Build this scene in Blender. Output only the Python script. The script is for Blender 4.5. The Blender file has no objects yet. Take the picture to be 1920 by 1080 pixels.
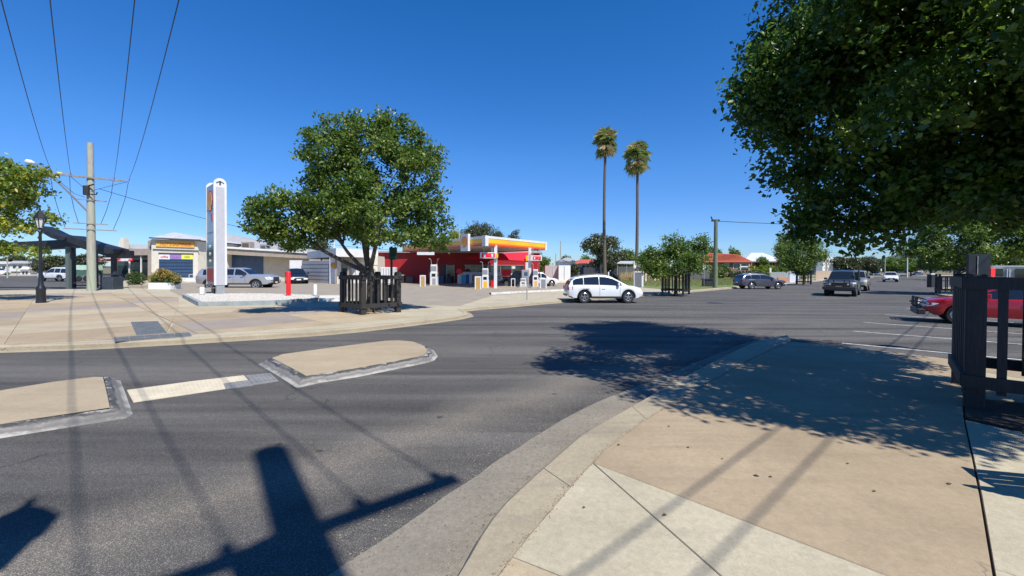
import bpy, math, random
import numpy as np
from math import sin, cos, pi, radians, sqrt, atan2
from mathutils import Matrix, Vector
random.seed(7); RNG = np.random.default_rng(11)
sc = bpy.context.scene
# ------------------------------------------------ camera, sky, sun, exposure
F, PITCH, ROLL, CZ, CY = 800.0, .015, .004, 1.9, 517.0
cam = bpy.data.cameras.new('camera'); cam.sensor_width = 36; cam.lens = 36*F/1920
cam.shift_y = -(540-CY)/1920; cam.clip_end = 9000; cam.clip_start = .05
co = bpy.data.objects.new('camera', cam); sc.collection.objects.link(co); sc.camera = co
_f = Vector((0, cos(PITCH), -sin(PITCH))); _u = Vector((0, sin(PITCH), cos(PITCH))); _r = Vector((1, 0, 0))
_uc = -sin(ROLL)*_r + cos(ROLL)*_u; _rc = cos(ROLL)*_r + sin(ROLL)*_u
co.matrix_world = Matrix(((_rc.x, _uc.x, -_f.x, 0), (_rc.y, _uc.y, -_f.y, 0), (_rc.z, _uc.z, -_f.z, CZ), (0, 0, 0, 1)))
SUN = Vector((.44, -.61, 1.0)).normalized()
w = bpy.data.worlds.new("World"); sc.world = w; w.use_nodes = True
nt = w.node_tree; nt.nodes.clear()
sky = nt.nodes.new('ShaderNodeTexSky'); sky.sky_type = 'NISHITA'; sky.sun_disc = False
sky.sun_elevation = math.asin(SUN.z); sky.sun_rotation = atan2(SUN.x, SUN.y)
sky.altitude = 500; sky.air_density = 1.0; sky.dust_density = 0.0; sky.ozone_density = 2.2
hs = nt.nodes.new('ShaderNodeHueSaturation'); hs.inputs['Saturation'].default_value = 1.4; hs.inputs['Value'].default_value = 1.2; hs.inputs['Hue'].default_value = .51
bg = nt.nodes.new('ShaderNodeBackground'); bg.inputs['Strength'].default_value = .106
ow = nt.nodes.new('ShaderNodeOutputWorld')
nt.links.new(sky.outputs[0], hs.inputs['Color']); 
# clear dry air: the band near the horizon stays blue all the way round
_tc = nt.nodes.new('ShaderNodeTexCoord'); _sx = nt.nodes.new('ShaderNodeSeparateXYZ'); _cr = nt.nodes.new('ShaderNodeValToRGB'); _mx = nt.nodes.new('ShaderNodeMix')
nt.links.new(_tc.outputs['Generated'], _sx.inputs[0]); nt.links.new(_sx.outputs['Z'], _cr.inputs[0]); _mx.data_type = 'RGBA'; _mx.blend_type = 'MULTIPLY'; _mx.inputs[0].default_value = 1
_cr.color_ramp.elements[0].position = 0; _cr.color_ramp.elements[0].color = (.36,.49,.8,1)
_cr.color_ramp.elements[1].position = .5; _cr.color_ramp.elements[1].color = (1,1,1,1)
_e = _cr.color_ramp.elements.new(1.0); _e.color = (.7,.74,.78,1); _e = _cr.color_ramp.elements.new(.08); _e.color = (.44,.59,.87,1); _e = _cr.color_ramp.elements.new(.25); _e.color = (.78,.88,.97,1)
nt.links.new(hs.outputs[0], _mx.inputs[6]); nt.links.new(_cr.outputs[0], _mx.inputs[7]); nt.links.new(_mx.outputs[2], bg.inputs[0]); nt.links.new(bg.outputs[0], ow.inputs[0])
sl = bpy.data.lights.new('sun', 'SUN'); sl.energy = 5.0; sl.angle = radians(.53); sl.color = (1, .955, .88)
so = bpy.data.objects.new('sun', sl); sc.collection.objects.link(so); so.rotation_euler = SUN.to_track_quat('Z', 'Y').to_euler()
so.location = (10, -15, 30)
sc.view_settings.view_transform = 'Standard'; sc.view_settings.look = 'None'; sc.view_settings.gamma = 1
sc.view_settings.use_curve_mapping = False; sc.view_settings.exposure = 0.38
# ------------------------------------------------ helpers
def ray(px, py):
    u = (px-960)/F; v = (CY-py)/F
    u0 = u*cos(ROLL)-v*sin(ROLL); v0 = u*sin(ROLL)+v*cos(ROLL)
    return (u0, cos(PITCH)+v0*sin(PITCH), -sin(PITCH)+v0*cos(PITCH))
def G(px, py, z=0.0):                       # pixel of the photograph -> spot on the ground
    d = ray(px, py); t = (z-CZ)/d[2]
    return (d[0]*t, d[1]*t)
def AT(px, py, y):                          # pixel -> point at distance y
    d = ray(px, py); t = y/d[1]
    return (d[0]*t, y, CZ+d[2]*t)
C = sc.collection
def link(o, parent=None):
    C.objects.link(o)
    if parent is not None: o.parent = parent
    return o
def tag(o, label=None, cat=None, group=None, kind=None):
    if label: o['label'] = label
    if cat: o['category'] = cat
    if group: o['group'] = group
    if kind: o['kind'] = kind
    return o
def thing(name, label, cat, loc=(0, 0, 0), rz=0, group=None):
    o = bpy.data.objects.new(name, None); o.empty_display_size = .2; link(o)
    o.location = loc; o.rotation_euler = (0, 0, rz); return tag(o, label, cat, group)
def dup(root, loc, rz, label, scale=None, group=None):
    r = root.copy(); C.objects.link(r); r.location = loc; r.rotation_euler = (0, 0, rz); r['label'] = label
    if scale: r.scale = scale
    if group: r['group'] = group
    for ch in list(root.children):
        c = ch.copy(); C.objects.link(c); c.parent = r
        for g in ch.children:
            d = g.copy(); C.objects.link(d); d.parent = c
    return r
class MB:
    def __init__(s): s.v = []; s.f = []; s.m = []; s.mi = 0
    def add(s, vs, fs):
        b = len(s.v); s.v += [tuple(p) for p in vs]
        for f in fs: s.f.append(tuple(b+i for i in f)); s.m.append(s.mi)
        return s
    def box(s, x0, x1, y0, y1, z0, z1):
        return s.add([(x0,y0,z0),(x1,y0,z0),(x1,y1,z0),(x0,y1,z0),(x0,y0,z1),(x1,y0,z1),(x1,y1,z1),(x0,y1,z1)],
              [(3,2,1,0),(4,5,6,7),(0,1,5,4),(1,2,6,5),(2,3,7,6),(3,0,4,7)])
    def cbox(s, x0, x1, y0, y1, z0, z1, b=.01):   # box with chamfered vertical and top edges
        def ring(i, z): return [(x0+i+b,y0+i,z),(x1-i-b,y0+i,z),(x1-i,y0+i+b,z),(x1-i,y1-i-b,z),(x1-i-b,y1-i,z),(x0+i+b,y1-i,z),(x0+i,y1-i-b,z),(x0+i,y0+i+b,z)]
        vs = ring(0,z0)+ring(0,z1-b)+ring(b,z1); fs = [tuple(range(7,-1,-1)), tuple(range(16,24))]
        for k in (0,8):
            for i in range(8): j=(i+1)%8; fs.append((k+i,k+j,k+8+j,k+8+i))
        return s.add(vs, fs)
    def tube(s, pts, r, n=8, caps=True):
        pts = [Vector(p) for p in pts]; rs = r if isinstance(r, (list, tuple)) else [r]*len(pts)
        vs = []; fs = []
        for i, p in enumerate(pts):
            a = pts[max(i-1, 0)]; b = pts[min(i+1, len(pts)-1)]; t = (b-a).normalized()
            up = Vector((0,0,1)) if abs(t.z) < .95 else Vector((1,0,0))
            e = t.cross(up).normalized(); g = e.cross(t)
            for k in range(n): q = 2*pi*k/n; vs.append(p+(e*cos(q)+g*sin(q))*rs[i])
        for i in range(len(pts)-1):
            for k in range(n): j=(k+1)%n; fs.append((i*n+k, i*n+j, (i+1)*n+j, (i+1)*n+k))
        if caps: fs.append(tuple(range(n-1,-1,-1))); fs.append(tuple((len(pts)-1)*n+k for k in range(n)))
        return s.add(vs, fs)
    def lathe(s, prof, c=(0,0,0), n=16, axis='z'):
        vs = []; fs = []
        for (r, h) in prof:
            for k in range(n):
                q = 2*pi*k/n
                if axis == 'z': vs.append((c[0]+r*cos(q), c[1]+r*sin(q), c[2]+h))
                else: vs.append((c[0]+r*cos(q), c[1]+h, c[2]+r*sin(q)))
        for i in range(len(prof)-1):
            for k in range(n): j=(k+1)%n; fs.append((i*n+k, i*n+j, (i+1)*n+j, (i+1)*n+k))
        fs.append(tuple(range(n-1,-1,-1))); fs.append(tuple((len(prof)-1)*n+k for k in range(n)))
        return s.add(vs, fs)
    def prism(s, poly, z0, z1):               # xy polygon extruded in z
        n = len(poly); vs = [(p[0],p[1],z0) for p in poly]+[(p[0],p[1],z1) for p in poly]
        fs = [tuple(range(n-1,-1,-1)), tuple(range(n,2*n))]
        for i in range(n): j=(i+1)%n; fs.append((i,j,n+j,n+i))
        return s.add(vs, fs)
    def prismy(s, poly, y0, y1):              # xz polygon extruded in y
        n = len(poly); vs = [(p[0],y0,p[1]) for p in poly]+[(p[0],y1,p[1]) for p in poly]
        fs = [tuple(range(n)), tuple(range(2*n-1,n-1,-1))]
        for i in range(n): j=(i+1)%n; fs.append((i,n+i,n+j,j))
        return s.add(vs, fs)
    def quad(s, a, b, c, d): return s.add([a,b,c,d], [(0,1,2,3)])
    def build(s, name, mats, parent=None, smooth=False, label=None, cat=None, kind=None, group=None, fix=True):
        me = bpy.data.meshes.new(name); me.from_pydata(s.v, [], s.f)
        if not isinstance(mats, (list, tuple)): mats = [mats]
        for m in mats: me.materials.append(m)
        if len(mats) > 1: me.polygons.foreach_set('material_index', s.m)
        if fix:
            import bmesh
            bm = bmesh.new(); bm.from_mesh(me); bmesh.ops.recalc_face_normals(bm, faces=bm.faces); bm.to_mesh(me); bm.free()
        if smooth:
            me.polygons.foreach_set('use_smooth', [True]*len(me.polygons))
            if hasattr(me, 'set_sharp_from_angle'): me.set_sharp_from_angle(angle=radians(smooth if smooth is not True else 40))
        me.update()
        o = bpy.data.objects.new(name, me); link(o, parent)
        return tag(o, label, cat, group, kind)
def boxo(name, m, parent, x0, x1, y0, y1, z0, z1, b=0, **k):
    mb = MB(); (mb.cbox(x0,x1,y0,y1,z0,z1,b) if b else mb.box(x0,x1,y0,y1,z0,z1)); return mb.build(name, m, parent, **k)
# ------------------------------------------------ materials
_mc = {}
def mat(name, c1, c2=None, rough=.6, metal=0, scale=3.0, bump=0, bscale=40, coat=0, spec=.5, trans=0, stretch=None, detail=6, lo=.35, hi=.65, emit=0, wear=None, wscale=1.0, wlo=.5, whi=.7):
    if name in _mc: return _mc[name]
    m = bpy.data.materials.new(name); m.use_nodes = True; n = m.node_tree.nodes; l = m.node_tree.links
    p = n['Principled BSDF']; p.inputs['Roughness'].default_value = rough; p.inputs['Metallic'].default_value = metal
    p.inputs['Specular IOR Level'].default_value = spec; p.inputs['Coat Weight'].default_value = coat; p.inputs['Coat Roughness'].default_value = .04
    p.inputs['Transmission Weight'].default_value = trans
    p.inputs['Base Color'].default_value = (*c1, 1)
    tc = n.new('ShaderNodeTexCoord'); src = tc.outputs['Object']
    if stretch:
        mp = n.new('ShaderNodeMapping'); mp.inputs['Scale'].default_value = stretch; l.new(src, mp.inputs[0]); src = mp.outputs[0]
    col = None
    if c2:
        t = n.new('ShaderNodeTexNoise'); t.inputs['Scale'].default_value = scale; t.inputs['Detail'].default_value = detail; t.inputs['Roughness'].default_value = .62
        l.new(src, t.inputs['Vector']); r = n.new('ShaderNodeValToRGB')
        r.color_ramp.elements[0].position = lo; r.color_ramp.elements[1].position = hi
        r.color_ramp.elements[0].color = (*c1, 1); r.color_ramp.elements[1].color = (*c2, 1)
        l.new(t.outputs['Fac'], r.inputs[0]); col = r.outputs[0]
    if wear:
        t2 = n.new('ShaderNodeTexNoise'); t2.inputs['Scale'].default_value = wscale; t2.inputs['Detail'].default_value = 9; t2.inputs['Roughness'].default_value = .7
        l.new(src, t2.inputs['Vector']); r2 = n.new('ShaderNodeValToRGB'); r2.color_ramp.elements[0].position = wlo; r2.color_ramp.elements[1].position = whi
        l.new(t2.outputs['Fac'], r2.inputs[0]); mx = n.new('ShaderNodeMix'); mx.data_type = 'RGBA'
        l.new(r2.outputs[0], mx.inputs[0])
        if col: l.new(col, mx.inputs[6])
        else: mx.inputs[6].default_value = (*c1, 1)
        mx.inputs[7].default_value = (*wear, 1); col = mx.outputs[2]
    if col: l.new(col, p.inputs['Base Color'])
    if bump:
        b = n.new('ShaderNodeBump'); b.inputs['Strength'].default_value = bump; b.inputs['Distance'].default_value = .02
        t3 = n.new('ShaderNodeTexNoise'); t3.inputs['Scale'].default_value = bscale; t3.inputs['Detail'].default_value = 5
        l.new(src, t3.inputs['Vector']); l.new(t3.outputs['Fac'], b.inputs['Height']); l.new(b.outputs[0], p.inputs['Normal'])
    if emit: p.inputs['Emission Color'].default_value = (*c1, 1); p.inputs['Emission Strength'].default_value = emit
    _mc[name] = m; return m
class NT:
    def __init__(s, name):
        s.m = bpy.data.materials.new(name); s.m.use_nodes = True; s.n = s.m.node_tree.nodes; s.l = s.m.node_tree.links; s.p = s.n['Principled BSDF']
        s.tc = s.n.new('ShaderNodeTexCoord').outputs['Object']
    def noise(s, scale, detail=5, rough=.6, vec=None):
        t = s.n.new('ShaderNodeTexNoise'); t.inputs['Scale'].default_value = scale; t.inputs['Detail'].default_value = detail; t.inputs['Roughness'].default_value = rough
        s.l.new(vec or s.tc, t.inputs['Vector']); return t.outputs['Fac']
    def ramp(s, fac, els):
        r = s.n.new('ShaderNodeValToRGB')
        while len(r.color_ramp.elements) < len(els): r.color_ramp.elements.new(.5)
        for e, (pos, c) in zip(r.color_ramp.elements, els): e.position = pos; e.color = (*c, 1) if len(c) == 3 else c
        s.l.new(fac, r.inputs[0]); return r.outputs[0]
    def mix(s, fac, a, b, typ='MIX'):
        x = s.n.new('ShaderNodeMix'); x.data_type = 'RGBA'; x.blend_type = typ
        for i, q in ((0, fac), (6, a), (7, b)):
            if isinstance(q, (int, float)): x.inputs[i].default_value = q
            elif isinstance(q, tuple): x.inputs[i].default_value = (*q, 1)
            else: s.l.new(q, x.inputs[i])
        return x.outputs[2]
    def math(s, op, a, b=None, c=None):
        x = s.n.new('ShaderNodeMath'); x.operation = op
        for i, q in enumerate((a, b, c)):
            if q is None: continue
            if isinstance(q, (int, float)): x.inputs[i].default_value = q
            else: s.l.new(q, x.inputs[i])
        return x.outputs[0]
    def voro(s, scale, feat='F1', out='Distance', vec=None, rnd=1):
        t = s.n.new('ShaderNodeTexVoronoi'); t.feature = feat; t.inputs['Scale'].default_value = scale; t.inputs['Randomness'].default_value = rnd
        s.l.new(vec or s.tc, t.inputs['Vector']); return t.outputs[out]
    def mapping(s, loc=(0,0,0), rot=(0,0,0), sca=(1,1,1)):
        m = s.n.new('ShaderNodeMapping'); m.inputs['Location'].default_value = loc; m.inputs['Rotation'].default_value = rot; m.inputs['Scale'].default_value = sca
        s.l.new(s.tc, m.inputs[0]); return m.outputs[0]
    def bump(s, h, strength, dist=.01):
        b = s.n.new('ShaderNodeBump'); b.inputs['Strength'].default_value = strength; b.inputs['Distance'].default_value = dist
        s.l.new(h, b.inputs['Height']); s.l.new(b.outputs[0], s.p.inputs['Normal'])
K0 = (0,0,0); K1 = (1,1,1)
def crackmask(a, scale, wd, amt):
    # wandering hairline cracks, only here and there
    dn = a.n.new('ShaderNodeTexNoise'); dn.inputs['Scale'].default_value = 1.6; dn.inputs['Detail'].default_value = 6; a.l.new(a.tc, dn.inputs['Vector'])
    va = a.n.new('ShaderNodeVectorMath'); va.operation = 'SCALE'; va.inputs['Scale'].default_value = .9; a.l.new(dn.outputs['Color'], va.inputs[0])
    vb = a.n.new('ShaderNodeVectorMath'); vb.operation = 'ADD'; a.l.new(a.tc, vb.inputs[0]); a.l.new(va.outputs[0], vb.inputs[1])
    e = a.voro(scale, 'DISTANCE_TO_EDGE', vec=vb.outputs[0]); m = a.ramp(e, [(0, K1), (wd, K0)])
    return a.math('MULTIPLY', a.math('MULTIPLY', m, a.ramp(a.noise(.37, 2), [(.5, K0), (.56, K1)])), amt)
def asphalt():
    a = NT('asphalt'); a.p.inputs['Roughness'].default_value = .88; a.p.inputs['Specular IOR Level'].default_value = .3
    base = a.ramp(a.noise(.35, 8, .65), [(.3, (.08,.078,.075)), (.7, (.118,.114,.107))])
    # lane wear running along the street (street axis about 43 degrees right of forward)
    st = a.mapping(rot=(0, 0, radians(-47)), sca=(.06, .9, 1))
    streak = a.noise(1.1, 5, .6, st)
    base = a.mix(a.ramp(streak, [(.42, K0), (.62, (.85,.85,.85))]), base, (.165,.157,.145))
    base = a.mix(a.ramp(a.noise(1.7, 4, .55, a.mapping(loc=(3,7,0), rot=(0, 0, radians(-47)), sca=(.05, .8, 1))), [(.52, K0), (.66, (.75,.75,.75))]), base, (.06,.058,.056))
    # gravelly, dusty band in front of the gutter
    mp = a.mapping(rot=(0, 0, radians(-47)))
    sx = a.n.new('ShaderNodeSeparateXYZ'); a.l.new(mp, sx.inputs[0])
    d = a.math('ADD', sx.outputs['Y'], a.math('MULTIPLY', a.noise(.5, 4), 1.6))
    fade = a.n.new('ShaderNodeMapRange'); a.l.new(sx.outputs['X'], fade.inputs[0]); fade.inputs[1].default_value = 7; fade.inputs[2].default_value = 20; fade.inputs[3].default_value = 1; fade.inputs[4].default_value = .12
    band = a.math('SUBTRACT', 1.0, a.math('MINIMUM', a.math('ABSOLUTE', a.math('DIVIDE', a.math('SUBTRACT', d, BANDC), .75)), 1.0))
    base = a.mix(a.math('MULTIPLY', a.math('MULTIPLY', band, fade.outputs[0]), .6), base, (.25,.225,.185))
    # stones
    v = a.voro(230, out='Color'); sx2 = a.n.new('ShaderNodeSeparateColor'); a.l.new(v, sx2.inputs[0])
    stone = a.ramp(sx2.outputs[0], [(.55, (.35,.35,.35)), (.8, (.95,.95,.95)), (1, (2.8,2.6,2.35))])
    base = a.mix(.7, base, stone, 'MULTIPLY')
    # oil drips and dark spots
    vs = a.voro(1.7); sp = a.ramp(vs, [(.045, K1), (.085, K0)])
    sp = a.math('MULTIPLY', sp, a.ramp(a.noise(.45, 2), [(.44, K0), (.5, K1)]))
    base = a.mix(a.math('MULTIPLY', sp, .75), base, (.025,.024,.024))
    base = a.mix(crackmask(a, .22, .004, .75), base, (.02,.02,.02))
    a.l.new(base, a.p.inputs['Base Color'])
    a.bump(a.voro(230), .4, .004); return a.m
def concrete(name, c1, c2, c3, grit=.5, stain=.5, spots=True, tint=0):
    a = NT(name); a.p.inputs['Roughness'].default_value = .85; a.p.inputs['Specular IOR Level'].default_value = .3
    b = a.ramp(a.noise(.8, 8, .65), [(.3, c1), (.7, c2)])
    st = a.mapping(rot=(0,0,radians(-47)), sca=(.25, 2.2, 1))
    b = a.mix(a.ramp(a.noise(1.5, 6, .65, st), [(.5, K0), (.75, (stain,)*3)]), b, c3)
    b = a.mix(grit, b, a.ramp(a.noise(160, 3, .8), [(.3, (.72,.71,.7)), (.7, (1.22,1.22,1.2))]), 'MULTIPLY')
    b = a.mix(grit*.8, b, a.ramp(a.noise(22, 6, .75), [(.3, (.7,.69,.66)), (.7, (1.2,1.2,1.18))]), 'MULTIPLY')
    if tint:
        oi = a.n.new('ShaderNodeObjectInfo'); b = a.mix(1.0, b, a.ramp(oi.outputs['Random'], [(0, (1-tint,)*3), (.5, (1,1-tint*.25,1-tint*.45)), (1, (1,1,1))]), 'MULTIPLY')
    if spots:
        sp = a.ramp(a.voro(2.6), [(.018, K1), (.032, K0)]); b = a.mix(a.math('MULTIPLY', sp, .7), b, (.06,.045,.035))
        sp2 = a.math('MULTIPLY', a.ramp(a.voro(17), [(.08, K1), (.13, K0)]), a.ramp(a.noise(.9, 2), [(.54, K0), (.64, K1)])); b = a.mix(a.math('MULTIPLY', sp2, .55), b, (.09,.07,.055))
        # hairline cracks
        b = a.mix(crackmask(a, .33, .0035, .8), b, (.1,.08,.06))
    a.l.new(b, a.p.inputs['Base Color']); a.bump(a.noise(90, 4, .7), .25, .004); return a.m
# dusty band position: line through the gutter, measured across the street axis
_g = G(650, 860); _th = radians(-47); BANDC = _g[0]*sin(_th)+_g[1]*cos(_th)+.8
M_ASPH = asphalt()
M_CON = concrete('pale_concrete', (.37,.33,.24), (.49,.44,.33), (.31,.27,.2), .7)
M_TAN = concrete('tan_concrete', (.29,.228,.152), (.4,.318,.217), (.22,.176,.12), .6)
M_PAVE = concrete('pavement_concrete', (.36,.305,.215), (.47,.4,.285), (.28,.235,.175), .6, tint=.28)
M_PINKC = concrete('pinkish_grey_paving', (.3,.255,.215), (.37,.32,.275), (.24,.205,.175), .6, tint=.12)
M_KERB = concrete('kerb_concrete', (.31,.265,.19), (.4,.345,.25), (.2,.175,.145), .8, spots=True)
M_GUT = concrete('gutter_concrete', (.2,.18,.15), (.285,.255,.21), (.15,.137,.118), 1.0, spots=True)
M_ISL = concrete('island_concrete', (.33,.265,.18), (.42,.345,.24), (.27,.22,.155), .55)
M_FORE = concrete('forecourt_concrete', (.27,.235,.19), (.35,.3,.24), (.16,.145,.125), .5)
M_WHITE = mat('white_paint', (.7,.7,.69), (.6,.6,.59), rough=.45, scale=2)
M_BLACKW = mat('charcoal_timber', (.012,.011,.011), (.028,.026,.025), rough=.6, scale=6, stretch=(8,8,.6), bump=.3, bscale=20)
M_GREYW = mat('weathered_dark_timber', (.016,.014,.013), (.042,.038,.034), rough=.8, scale=6, stretch=(8,8,.6), bump=.4, bscale=20)
M_BLACK = mat('black_metal', (.012,.012,.014), (.02,.02,.022), rough=.35, scale=4)
M_RUB = mat('rubber', (.014,.014,.014), (.025,.024,.023), rough=.85, scale=10)
M_DARK = mat('dark_plastic', (.02,.02,.022), (.03,.03,.032), rough=.5, scale=8)
M_GLASS = mat('dark_glass', (.012,.016,.02), rough=.04, spec=.9)
M_SGLASS = mat('shop_glass', (.03,.045,.05), rough=.06, spec=.8)
M_ALLOY = mat('alloy', (.55,.56,.58), rough=.25, metal=.9)
M_CHROME = mat('chrome', (.75,.76,.78), rough=.1, metal=1)
M_LAMPG = mat('lamp_glass', (.75,.78,.8), rough=.08, spec=.8, coat=.5)
M_RLAMP = mat('tail_lamp_red', (.35,.01,.012), rough=.12, coat=.6)
M_ALAMP = mat('indicator_amber', (.6,.2,.02), rough=.2, coat=.5)
M_PLATE = mat('number_plate_paint', (.75,.75,.7), rough=.5)
M_STEEL = mat('galvanised_steel', (.38,.39,.4), (.46,.47,.48), rough=.45, metal=.6, scale=8)
M_WIRE = mat('cable', (.02,.02,.022), rough=.6)
M_YEL = mat('yellow_paint', (.85,.47,.01), (.8,.43,.01), rough=.4, scale=1)
M_ORG = mat('orange_red_paint', (.72,.1,.01), rough=.4)
M_RED = mat('red_paint', (.62,.01,.02), (.55,.01,.018), rough=.45, scale=1)
M_DRED = mat('deep_red_wall', (.34,.008,.014), (.29,.008,.012), rough=.6, scale=1)
M_SOIL = mat('mulch', (.022,.015,.01), (.06,.042,.03), rough=.95, scale=25, bump=.8, bscale=60)
M_JOINT = mat('joint_dark', (.05,.042,.035), rough=.95)
# ------------------------------------------------ ground, road, pavements
def gp(pts, z=0): return [G(x, y, z) for x, y in pts]
def resample(pts, n):
    d = [0]
    for i in range(1, len(pts)): d.append(d[-1]+math.dist(pts[i], pts[i-1]))
    out = []
    for k in range(n):
        t = d[-1]*k/(n-1); i = 1
        while i < len(pts)-1 and d[i] < t: i += 1
        q = (t-d[i-1])/max(1e-9, d[i]-d[i-1]); out.append(tuple(pts[i-1][j]*(1-q)+pts[i][j]*q for j in range(2)))
    return out
def smooth(pts, it=2):
    for _ in range(it):
        o = [pts[0]]
        for a, b in zip(pts, pts[1:]): o += [(a[0]*.75+b[0]*.25, a[1]*.75+b[1]*.25), (a[0]*.25+b[0]*.75, a[1]*.25+b[1]*.75)]
        pts = o+[pts[-1]]
    return pts
def offset(pts, d):                       # to the left of travel
    out = []
    for i, p in enumerate(pts):
        a = pts[max(i-1, 0)]; b = pts[min(i+1, len(pts)-1)]; t = (b[0]-a[0], b[1]-a[1]); L = math.hypot(*t) or 1
        out.append((p[0]-t[1]/L*d, p[1]+t[0]/L*d))
    return out
def loft(mb, lines):                      # lines of (pts, z)
    n = len(lines[0][0]); vs = []; fs = []
    for pts, z in lines: vs += [(p[0], p[1], z) for p in pts]
    for k in range(len(lines)-1):
        for i in range(n-1): fs.append((k*n+i, k*n+i+1, (k+1)*n+i+1, (k+1)*n+i))
    return mb.add(vs, fs)
def upfix(o):
    me = o.data
    return o
M_TERR = mat('dry_grass_earth', (.11,.095,.045), (.2,.165,.085), rough=.95, scale=.6, bump=.4, bscale=12)
boxo('terrain', M_TERR, None, -3000, 3000, -300, 5000, -.4, -.05, kind='structure')
MB().quad((-140,-25,0),(230,-25,0),(230,175,0),(-140,175,0)).build('road', M_ASPH, kind='structure')
MB().quad((60,-10,.004),(2,-10,.004),(2,-10.5,.004),(60,-10.5,.004))
# --- near pavement: gutter, kerb, slabs
A = gp([(470,1230),(560,1125),(625,1070),(760,985),(860,915),(960,845),(1090,765),(1202,722),(1300,682),(1408,638),(1473,630)])
Bk = gp([(760,1240),(850,1125),(916,992),(982,926),(1070,846),(1094,825),(1155,791),(1216,754),(1328,690),(1422,642),(1476,634)])
Ck = gp([(830,1240),(895,1125),(932,1080),(982,1014),(1075,905),(1112,866),(1134,841),(1219,780),(1337,712),(1425,664),(1483,640)], .12)
A, Bk, Ck = [resample(smooth(q, 3), 60) for q in (A, Bk, Ck)]
_rj = random.Random(4); A = [(p[0]+_rj.uniform(-.013,.013), p[1]+_rj.uniform(-.013,.013)) for p in A]
Bk2 = [(b[0]*.9+c[0]*.1, b[1]*.9+c[1]*.1) for b, c in zip(Bk, Ck)]
mb = MB(); loft(mb, [(A, .004), ([(a[0]*.5+b[0]*.5, a[1]*.5+b[1]*.5) for a, b in zip(A, Bk)], .006), (Bk, .004)])
mb.build('gutter', M_GUT, kind='structure')
kerbn = tag(bpy.data.objects.new('kerb', None), kind='structure'); link(kerbn)
segs = [(0, 9), (9, 19), (19, 29), (29, 39), (39, 49), (49, 59)]
for a, b in segs:
    mb = MB(); q = slice(a, b+1)
    def cut(pl):
        pl = list(pl[q]); e = .008
        p0, p1 = pl[0], pl[1]; L = math.dist(p0, p1); pl[0] = (p0[0]+(p1[0]-p0[0])*e/L, p0[1]+(p1[1]-p0[1])*e/L)
        return pl
    loft(mb, [(cut(Bk), -.05), (cut(Bk), .075), (cut(Bk2), .105), (cut(Ck), .118), (cut([(c[0]*1.0, c[1]) for c in Ck]), .0)])
    mb.build('kerb_stone', M_KERB, kerbn)
def slab(px, m, parent, z=.12, th=.12, gap=.007, name='slab', world=False):
    P = px if world else gp(px, z)
    ar = sum(P[i][0]*P[(i+1)%len(P)][1]-P[(i+1)%len(P)][0]*P[i][1] for i in range(len(P)))
    if ar < 0: P = P[::-1]
    n = len(P); Q = []
    for i in range(n):                      # inset by the joint
        a, b, c = Vector(P[i-1]), Vector(P[i]), Vector(P[(i+1)%n])
        e1 = (b-a).normalized(); e2 = (c-b).normalized(); n1 = Vector((-e1.y, e1.x)); n2 = Vector((-e2.y, e2.x))
        m_ = n1+n2; m_ = m_/max(.16, m_.dot(n1)) if m_.length > 1e-6 else n1
        Q.append(tuple(b+m_*gap))
    mb = MB(); b = .006; k = len(Q)
    R_ = []
    cx = sum(q[0] for q in Q)/k; cy = sum(q[1] for q in Q)/k
    for q in Q: L = math.dist(q, (cx, cy)); R_.append((q[0]+(cx-q[0])*b/L, q[1]+(cy-q[1])*b/L))
    vs = [(q[0], q[1], z-th) for q in Q]+[(q[0], q[1], z-b) for q in Q]+[(q[0], q[1], z) for q in R_]
    fs = [tuple(range(2*k, 3*k))]
    for r0 in (0, k):
        for i in range(k): j = (i+1)%k; fs.append((r0+i, r0+j, r0+k+j, r0+k+i))
    mb.add(vs, fs); return mb.build(name, m, parent)
kj = Ck
def kcut(p0, p1):                         # points of the kerb joint between two pixels
    a = G(*p0, .12); b = G(*p1, .12)
    i0 = min(range(60), key=lambda i: math.dist(kj[i], a)); i1 = min(range(60), key=lambda i: math.dist(kj[i], b))
    return [kj[i] for i in (range(i0, i1+1) if i0 <= i1 else range(i0, i1-1, -1))]
base = kj+gp([(1581,649),(1797,675),(1895,688),(2100,712),(2600,770),(3600,900)], .1)+[(9,-3.6),(-2.4,-3.6),(-1.6,.2)]
MB().prism(base, -.04, .1).build('pavement', M_JOINT, kind='structure')
pav = bpy.data.objects['pavement']
T = lambda *p: gp(p, .12)
slab(T((1112,868))+kcut((1107,872),(985,1030))+T((1055,1080),(1120,1122),(1400,1122)), M_CON, pav, world=True, gap=.005)
slab(T((1112,868),(1251,921),(1458,1000),(1665,1080),(1770,1120),(1400,1122)), M_CON, pav, world=True, gap=.005)
slab(kcut((985,1030),(845,1215))+T((1190,1215),(1120,1122),(1055,1080)), M_PAVE, pav, world=True, gap=.005)
slab(T((1112,868))+kcut((1120,858),(1483,640))+T((1560,652),(1797,690),(1806,740),(1808,785),(1823,855),(1838,929),(1864,1080),(1872,1125),(1770,1120),(1665,1080),(1458,1000),(1251,921)), M_TAN, pav, world=True, gap=.006)
slab(T((1486,640.5),(1581,649),(1797,675),(1895,688),(2100,712),(2100,738),(1895,706),(1797,690),(1560,652)), M_TAN, pav, world=True, gap=.004)
slab(T((1806,742),(1797,690),(1895,706),(2100,738),(2600,810),(2600,850),(2250,790)), M_CON, pav, world=True)
slab(T((1808,787),(2420,920),(2700,1180),(1872,1125),(1864,1080),(1838,929),(1823,855)), M_CON, pav, world=True, gap=.008)
MB().prism(T((1808,745),(2250,794),(2420,914),(1810,784)), .05, .128).build('garden_bed', M_SOIL, kind='structure')
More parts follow.
